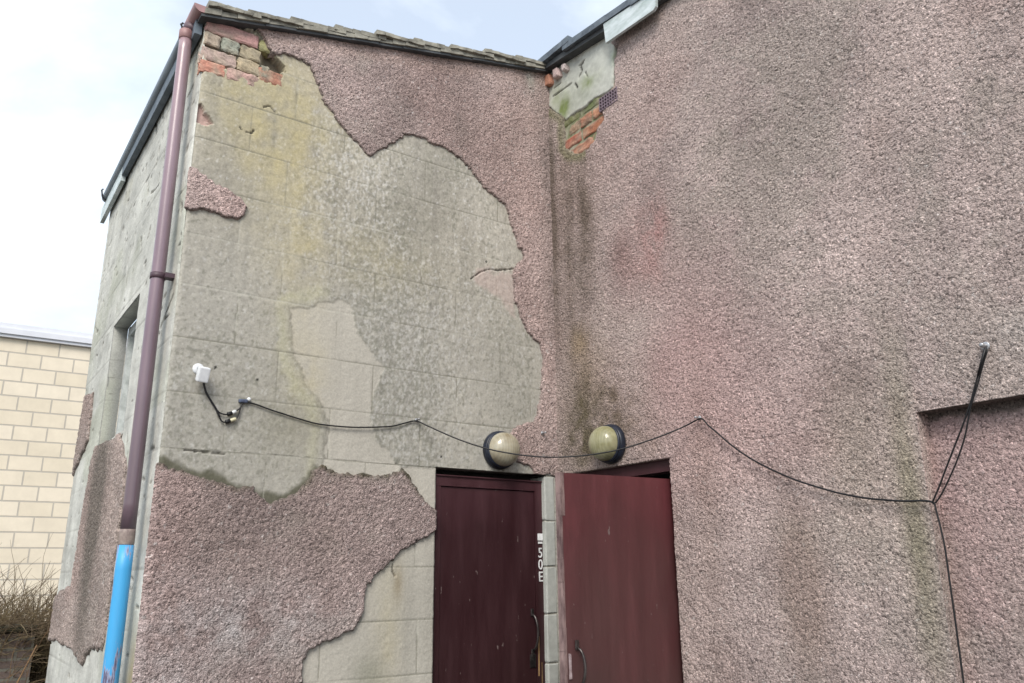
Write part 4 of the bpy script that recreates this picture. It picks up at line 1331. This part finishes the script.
def bulkhead(o, nrm, label, gm):
    e = empty("wall_lamp", o, label, "lamp", "round bulkhead lamps over the two doors")
    mb = MB()
    mb.lathe(o, nrm, [(0.088, -0.004), (0.094, 0.0), (0.096, 0.008), (0.094, 0.026), (0.089, 0.032), (0.070, 0.032)])
    mb.build("base", M_LBASE, e)
    mb = MB()
    mb.lathe(o, nrm, [(0.080, 0.028), (0.0835, 0.034), (0.084, 0.050), (0.081, 0.068), (0.074, 0.085), (0.063, 0.098), (0.047, 0.108), (0.026, 0.114), (0.006, 0.1155)], 48)
    mb.build("glass_dome", gm, e)
    mb = MB()
    mb.lathe(o, nrm, [(0.083, 0.030), (0.0905, 0.031), (0.0915, 0.036), (0.0895, 0.041), (0.0845, 0.043)], 48)
    mb.build("rim", M_LBASE, e)
    return e


bulkhead((-0.368, -0.006, 2.187), (0, -1, 0), "round wall lamp with a hazy brown tinted glass dome above the dark maroon door", glass_mat("hazy_brown_glass", 'X', (0.42, 0.39, 0.30), (0.24, 0.20, 0.13)))
bulkhead((-0.004, -0.445, 2.190), (-1, 0, 0), "round wall lamp with a greenish yellow glass dome above the open faded red door", glass_mat("greenish_glass", 'Y', (0.39, 0.38, 0.25), (0.20, 0.185, 0.085)))

# ------------------------------------------------------------------ camera on the gable wall
cc = empty("security_camera", (-1.835, -0.003, 2.395), "small white security camera at the left end of the black cable", "security camera")
mb = MB()
mb.lathe((-1.838, -0.002, 2.405), (0, -1, 0), [(0.022, 0), (0.023, 0.003), (0.022, 0.008), (0.018, 0.011), (0.008, 0.0115)], 28)
mb.build("mount", M_WHITE, cc)
mb = MB()
mb.tube([(-1.836, -0.012, 2.405), (-1.834, -0.032, 2.400), (-1.830, -0.048, 2.384)], 0.009, 10)
mb.build("arm", mat_simple("grey_joint", (0.25, 0.26, 0.27), None, 9.0, 0.5), cc)
mb = MB()
ez = Vector((0.06, -0.34, 1)).normalized()
ex = Vector((1, 0, 0)) - ez * ez.x
ex.normalize()
ey = ez.cross(ex)
mb.bbox((-1.829, -0.052, 2.374), ex, ey, ez, (0.043, 0.040, 0.060), 0.005)
mb.build("housing", M_WHITE, cc)

# ------------------------------------------------------------------ cables, clips, bolts
M_CABLE = mat_simple("black_cable", (0.010, 0.010, 0.012), (0.006, 0.006, 0.007), 30.0, 0.45)
M_ZINC = mat_simple("zinc", (0.55, 0.56, 0.58), (0.28, 0.28, 0.29), 40.0, 0.35, metal=0.7)


def smooth(pts, n=6):
    out = []
    P = [Vector(p) for p in pts]
    P = [P[0] * 2 - P[1]] + P + [P[-1] * 2 - P[-2]]
    for i in range(1, len(P) - 2):
        for k in range(n):
            t = k / n
            a, b, c, d = P[i - 1], P[i], P[i + 1], P[i + 2]
            out.append(0.5 * ((2 * b) + (c - a) * t + (2 * a - 5 * b + 4 * c - d) * t * t + (3 * b - 3 * c + d - a) * t ** 3))
    out.append(P[-2])
    return out


cab = empty("cable", (-0.834, -0.02, 2.29), "thin black cable slung across the inner corner from the white camera past both lamps", "cable")
lineA = [(u, -0.014, v) for u, v in [(-1.8141, 2.3484), (-1.801, 2.3128), (-1.7782, 2.2784), (-1.7557, 2.248), (-1.739, 2.2169)]]
lineA2 = [(u, -0.012, v) for u, v in [(-1.6596, 2.2792), (-1.6502, 2.2907), (-1.634, 2.2946)]]
lineA3 = [(u, -0.012, v) for u, v in [(-1.6296, 2.2909), (-1.5872, 2.2829), (-1.5353, 2.2694), (-1.474, 2.2565), (-1.4026, 2.2421), (-1.3389, 2.2309), (-1.2838, 2.2274), (-1.1949, 2.2278), (-1.1182, 2.2327), (-1.0348, 2.2419), (-0.9594, 2.2535), (-0.898, 2.2734), (-0.8405, 2.2884)]]
span = [(-0.8304, -0.0043, 2.2907), (-0.7949, -0.0469, 2.2639), (-0.7565, -0.0929, 2.2348), (-0.7093, -0.1496, 2.2007), (-0.6627, -0.2054, 2.1716), (-0.6198, -0.2569, 2.1486), (-0.5804, -0.3041, 2.1312), (-0.5414, -0.3508, 2.1179), (-0.4969, -0.4042, 2.1049), (-0.4528, -0.457, 2.0959), (-0.4092, -0.5094, 2.0911), (-0.3659, -0.5613, 2.0907), (-0.3229, -0.6128, 2.093), (-0.2802, -0.664, 2.0992), (-0.2378, -0.7149, 2.1079), (-0.1955, -0.7656, 2.1222), (-0.1534, -0.8161, 2.1399), (-0.1115, -0.8664, 2.1597), (-0.0697, -0.9165, 2.1819), (-0.0335, -0.9599, 2.2049), (-0.0001, -0.9999, 2.2285)]
lineB = [(-0.022, y, z) for y, z in [(-1.0244, 2.2218), (-1.0598, 2.1886), (-1.1046, 2.1504), (-1.1623, 2.0991), (-1.2278, 2.0484), (-1.2917, 2.0073), (-1.3754, 1.9617), (-1.4599, 1.9215), (-1.5412, 1.8903), (-1.6305, 1.8597), (-1.7197, 1.8367), (-1.8018, 1.8224), (-1.8705, 1.814), (-1.9207, 1.8115), (-1.9528, 1.8063), (-1.9612, 1.7978)]]
mb = MB()
mb.tube(smooth(lineA), 0.0042, 8)
mb.build("lead", M_CABLE, cab)
mb = MB()
mb.tube(smooth(lineA3 + span[1:-1] + lineB), 0.0034, 8)
mb.build("wire", M_CABLE, cab)
# two plug joints in the loop by the camera
up = [(u, -0.014, v) for u, v in [(-1.76, 2.2517), (-1.7385, 2.2334), (-1.7102, 2.2301), (-1.6908, 2.2383), (-1.6754, 2.2483), (-1.6602, 2.2624), (-1.6535, 2.2799)]]
dn = [(u, -0.014, v) for u, v in [(-1.739, 2.2169), (-1.7297, 2.2015), (-1.7154, 2.1976), (-1.6961, 2.2056), (-1.6727, 2.2162), (-1.6626, 2.2413), (-1.6569, 2.2711), (-1.646, 2.2891)]]
for pts, i0 in ((up, 2), (dn, 2)):
    mb = MB()
    mb.tube(smooth(pts), 0.0030, 8)
    mb.build("wire", M_CABLE, cab)
    a, b = Vector(pts[i0]), Vector(pts[i0 + 1])
    c = Vector(pts[i0 + 2])
    mb = MB()
    mb.tube([a, a.lerp(b, 0.15), b], [0.005, 0.0085, 0.008], 10)
    mb.build("plug", M_CABLE, cab)
    mb = MB()
    mb.tube([b, b.lerp(c, 0.1), b.lerp(c, 0.85), c], [0.0065, 0.0075, 0.0075, 0.005], 10)
    tag(mb.build("plug", mat_simple("cream_plug", (0.62, 0.58, 0.40) if pts is dn else (0.70, 0.72, 0.72), None, 20.0, 0.4), cab), "pale half of a plug joint")


def bolt(name, p, n, label, cat, r=0.011, col=None, group=None, long=0.03):
    e = empty(name, p, label, cat, group)
    n = Vector(n)
    p = Vector(p)
    mb = MB()
    mb.lathe(p, n, [(r, 0.0), (r, 0.003), (r * 0.9, 0.004)], 20)
    mb.build("washer", M_ZINC, e)
    mb = MB()
    mb.lathe(p, n, [(r * 0.55, 0.004), (r * 0.55, long * 0.7), (r * 0.5, long), (r * 0.25, long * 1.05)], 12)
    mb.build("bolt_head", col or M_ZINC, e)
    return e


(u1, v1), (u2, v2), (u3, v3) = [(-1.632, 2.295), (-0.8335, 2.2959), (-0.0972, 2.2971)]
(y4, z4), (y5, z5), (y6, z6) = [(-1.0028, 2.2302), (-2.1908, 2.2706), (-1.9471, 1.8031)]
bolt("cable_clip", (u2, -0.003, v2), (0, -1, 0), "small zinc hook holding the cable on bare grey blocks left of the lamps", "cable clip", 0.008, group="hooks holding the cable")
bolt("cable_clip", (-0.004, y4, z4), (-1, 0, 0), "small zinc hook holding the cable on pink pebble dash right of the open door", "cable clip", 0.009, group="hooks holding the cable")
bolt("wall_bolt", (u3, -0.016, v3), (0, -1, 0), "short zinc bolt in the wall between the two round lamps", "bolt", 0.010)
bolt("cable_anchor", (-0.006, y5, z5), (-1, 0, 0), "zinc eye bolt with black washer above the blind recess, holding two cable strands", "anchor", 0.014)
e = empty("cable_clip", (u1, -0.006, v1), "blue tape and white clip pinning the cable just right of the white camera", "cable clip", "hooks holding the cable")
mb = MB()
mb.bbox((u1 - 0.018, -0.012, v1 - 0.002), Vector((1, 0, 0.05)), (0, 1, 0), (-0.05, 0, 1), (0.036, 0.016, 0.015), 0.004)
mb.build("tape", mat_simple("blue_grey_tape", (0.10, 0.13, 0.20), (0.05, 0.06, 0.10), 40.0, 0.5), e)
mb = MB()
mb.lathe((u1 + 0.006, -0.002, v1 + 0.008), (0, -1, 0), [(0.008, 0), (0.008, 0.012), (0.005, 0.015)], 14)
mb.build("clip", M_WHITE, e)

anc = empty("cable", (-0.02, y6, z6), "black double strand rising from the recess edge to the eye bolt, its tail hanging down", "cable")
s1 = [(-0.030, y, z) for y, z in [(-2.201, 2.2526), (-2.1817, 2.2182), (-2.1579, 2.1652), (-2.129, 2.1002), (-2.0974, 2.0385), (-2.0586, 1.971), (-2.0214, 1.9058), (-1.9881, 1.846), (-1.9624, 1.8056)]]
s2 = [(-0.028, y, z) for y, z in [(-2.2039, 2.252), (-2.1812, 2.2054), (-2.1568, 2.1494), (-2.1295, 2.0937), (-2.1135, 2.0519), (-2.094, 1.9978), (-2.0618, 1.9328), (-2.0238, 1.871), (-1.991, 1.8238), (-1.9697, 1.8003)]]
mb = MB()
mb.tube(smooth(s1), 0.0028, 8)
mb.tube([(-0.034, y, z) for y, z in [(-2.202, 2.2588), (-2.1857, 2.2238), (-2.1658, 2.1765)]], 0.004, 8)
mb.build("strand", M_CABLE, anc)
mb = MB()
mb.tube(smooth(s2), 0.0026, 8)
mb.build("strand", M_CABLE, anc)
s3 = [(-0.024, y, z) for y, z in [(-1.9638, 1.8039), (-1.9669, 1.7724), (-1.9719, 1.7225), (-1.9758, 1.6673), (-1.9753, 1.5949), (-1.9744, 1.5207), (-1.9734, 1.4476), (-1.9717, 1.3614), (-1.9701, 1.2684), (-1.9652, 1.1116), (-1.9533, 0.9507)]]
mb = MB()
mb.tube(smooth(s3), 0.0030, 8)
mb.build("tail", M_CABLE, anc)

# ------------------------------------------------------------------ beyond: cream block building, low brick wall, dry shrub
def block_mat(name, bw, bh, c1, c2, mortar, mw, vary, rough=0.85, bump=0.004, off=0.5, sc=1.0):
    m, n, b = newmat(name)
    t = n.nodes.new("ShaderNodeTexCoord")
    sx = n.nodes.new("ShaderNodeSeparateXYZ")
    n.links.new(t.outputs['Object'], sx.inputs[0])
    ad = node(n, "ShaderNodeMath", operation='ADD')
    n.links.new(sx.outputs['X'], ad.inputs[0])
    n.links.new(sx.outputs['Y'], ad.inputs[1])
    cb = n.nodes.new("ShaderNodeCombineXYZ")
    n.links.new(ad.outputs[0], cb.inputs[0])
    n.links.new(sx.outputs['Z'], cb.inputs[1])
    br = n.nodes.new("ShaderNodeTexBrick")
    br.offset = off
    br.inputs['Scale'].default_value = 1.0
    br.inputs['Brick Width'].default_value = bw
    br.inputs['Row Height'].default_value = bh
    br.inputs['Mortar Size'].default_value = mw
    br.inputs['Mortar Smooth'].default_value = 0.15
    br.inputs['Bias'].default_value = 0.0
    br.inputs['Color1'].default_value = (*c1, 1)
    br.inputs['Color2'].default_value = (*c2, 1)
    br.inputs['Mortar'].default_value = (*mortar, 1)
    n.links.new(cb.outputs[0], br.inputs['Vector'])
    nz = node(n, "ShaderNodeTexNoise", Scale=3.0, Detail=8.0, Roughness=0.7)
    n.links.new(t.outputs['Object'], nz.inputs['Vector'])
    r = ramp(n, [(0.3, grey(1 - vary)), (0.7, grey(1 + vary))])
    n.links.new(nz.outputs['Fac'], r.inputs[0])
    c = mix(n, 'MULTIPLY', 1.0, br.outputs['Color'], r.outputs[0])
    n.links.new(c, b.inputs['Base Color'])
    bp = node(n, "ShaderNodeBump", Strength=1.0, Distance=bump, invert=True)
    n.links.new(br.outputs['Fac'], bp.inputs['Height'])
    n.links.new(bp.outputs[0], b.inputs['Normal'])
    b.inputs['Roughness'].default_value = rough
    return m


cream = empty("cream_building", (-3.0, 11.0, 0), "cream block building with a pale grey metal roof edge behind the grey side wall", "building")
cream.rotation_euler = (0, 0, math.radians(-3.0))
mb = MB()
mb.box((-12, 11.0, 0), (2.5, 17, 5.17))
o = mb.build("wall", block_mat("cream_blockwork", 0.45, 0.225, (0.66, 0.58, 0.45), (0.72, 0.64, 0.515), (0.44, 0.40, 0.34), 0.011, 0.08), cream)
mb = MB()
mb.box((-12.1, 10.93, 5.17), (2.6, 17.1, 5.215))
mb.box((-12.12, 10.90, 5.216), (2.62, 17.12, 5.30))
mb.box((-12.08, 10.95, 5.301), (2.58, 17.08, 5.395))
mb.build("roof_edge", mat_simple("pale_metal_trim", (0.68, 0.69, 0.73), (0.60, 0.61, 0.65), 2.0, 0.45), cream)

lw = empty("garden_wall", (-3.0, 4.6, 0), "low dark brick wall below the dry shrub", "wall")
lw["kind"] = "thing"
mb = MB()
mb.box((-9.0, 4.6, 0), (-1.78, 4.82, 1.17))
mb.build("brickwork", block_mat("dark_brickwork", 0.225, 0.075, (0.14, 0.105, 0.092), (0.20, 0.155, 0.135), (0.19, 0.18, 0.15), 0.012, 0.5, 0.95, 0.006), lw)
mb = MB()
for k in range(16):
    x0 = -9.0 + k * 0.452
    mb.bbox((x0 + 0.225, 4.71, 1.205), (1, 0, 0.004 * math.sin(k * 3.1)), (0, 1, 0), (0, 0, 1), (0.444, 0.25, 0.05), 0.012)
mb.build("coping", mat_simple("mossy_coping", (0.085, 0.085, 0.055), (0.045, 0.045, 0.032), 10.0, 0.95, 0.01), lw, 0.004)


def stems(mb, rnd, n, xr, yr, zb, L, lean, r0, seg=7, fork=3):
    for _ in range(n):
        x, y = rnd.uniform(*xr), rnd.uniform(*yr)
        d = Vector((rnd.gauss(lean[0], 0.38), rnd.gauss(lean[1], 0.3), 1.0)).normalized()
        l = L * rnd.uniform(0.55, 1.15)
        p = Vector((x, y, zb))
        pts = [p.copy()]
        for k in range(seg):
            d = (d + Vector((rnd.gauss(0.02, 0.10), rnd.gauss(0, 0.10), -0.10 - 0.05 * k / seg))).normalized()
            p = p + d * (l / seg)
            pts.append(p.copy())
        mb.tube(pts, [r0 * (1 - 0.75 * i / seg) for i in range(seg + 1)], 4, cap=False)
        for _f in range(fork):
            i = rnd.randint(2, seg - 1)
            q = pts[i].copy()
            e = (pts[i + 1] - pts[i]).normalized()
            e = (e + Vector((rnd.gauss(0, 0.5), rnd.gauss(0, 0.5), rnd.gauss(0.1, 0.3)))).normalized()
            sub = [q.copy()]
            for k in range(4):
                e = (e + Vector((rnd.gauss(0, 0.12), rnd.gauss(0, 0.12), -0.08))).normalized()
                q = q + e * (l * 0.085)
                sub.append(q.copy())
            mb.tube(sub, [r0 * 0.45 * (1 - 0.7 * j / 4) for j in range(5)], 3, cap=False)


rs = random.Random(77)
shrub = empty("dry_shrub", (-2.2, 5.1, 0), "tangled brown dry shrub arching over the low dark brick wall", "shrub")
mb = MB()
stems(mb, rs, 1500, (-4.4, -1.55), (4.9, 5.8), 0.5, 1.15, (0.12, -0.12), 0.0062, fork=4)
mb.build("stems", mat_simple("dry_stems", (0.21, 0.155, 0.09), (0.10, 0.07, 0.045), 6.0, 0.9), shrub)
mb = MB()
stems(mb, rs, 1300, (-4.4, -1.5), (4.7, 5.5), 0.85, 0.62, (0.25, -0.25), 0.0052, fork=4)
tag(mb.build("dead_leaves", mat_simple("dead_grass", (0.30, 0.235, 0.135), (0.15, 0.115, 0.06), 5.0, 0.9), shrub), "straw coloured dead blades")
mb = MB()
stems(mb, rs, 420, (-4.4, -1.6), (4.55, 4.95), 1.08, 0.50, (0.1, -0.7), 0.0048, fork=4)
mb.build('drooping_stems', bpy.data.materials['dry_stems'], shrub)
bram = empty("dead_bramble", (-2.3, 4.3, 0), "few rusty dead stems in front of the low dark brick wall", "weed")
mb = MB()
stems(mb, rs, 60, (-2.9, -1.85), (4.1, 4.45), 0.1, 1.15, (0.03, 0.0), 0.005, fork=3)
mb.tube([(-2.02, 4.2, 0.35), (-1.93, 4.2, 0.75), (-1.80, 4.22, 1.10)], 0.006, 5)
mb.build("stems", mat_simple("rusty_stems", (0.25, 0.15, 0.07), (0.12, 0.07, 0.04), 5.0, 0.9), bram)

# ------------------------------------------------------------------ ground
me = bpy.data.meshes.new("ground")
bm = bmesh.new()
bmesh.ops.create_grid(bm, x_segments=60, y_segments=60, size=600)
for v in bm.verts:
    v.co.z = -0.004
bm.to_mesh(me)
bm.free()
g = link("ground", me, mat_simple("worn_tarmac", (0.13, 0.125, 0.115), (0.075, 0.072, 0.068), 2.5, 0.95, 0.01))
tag(g, kind="structure")
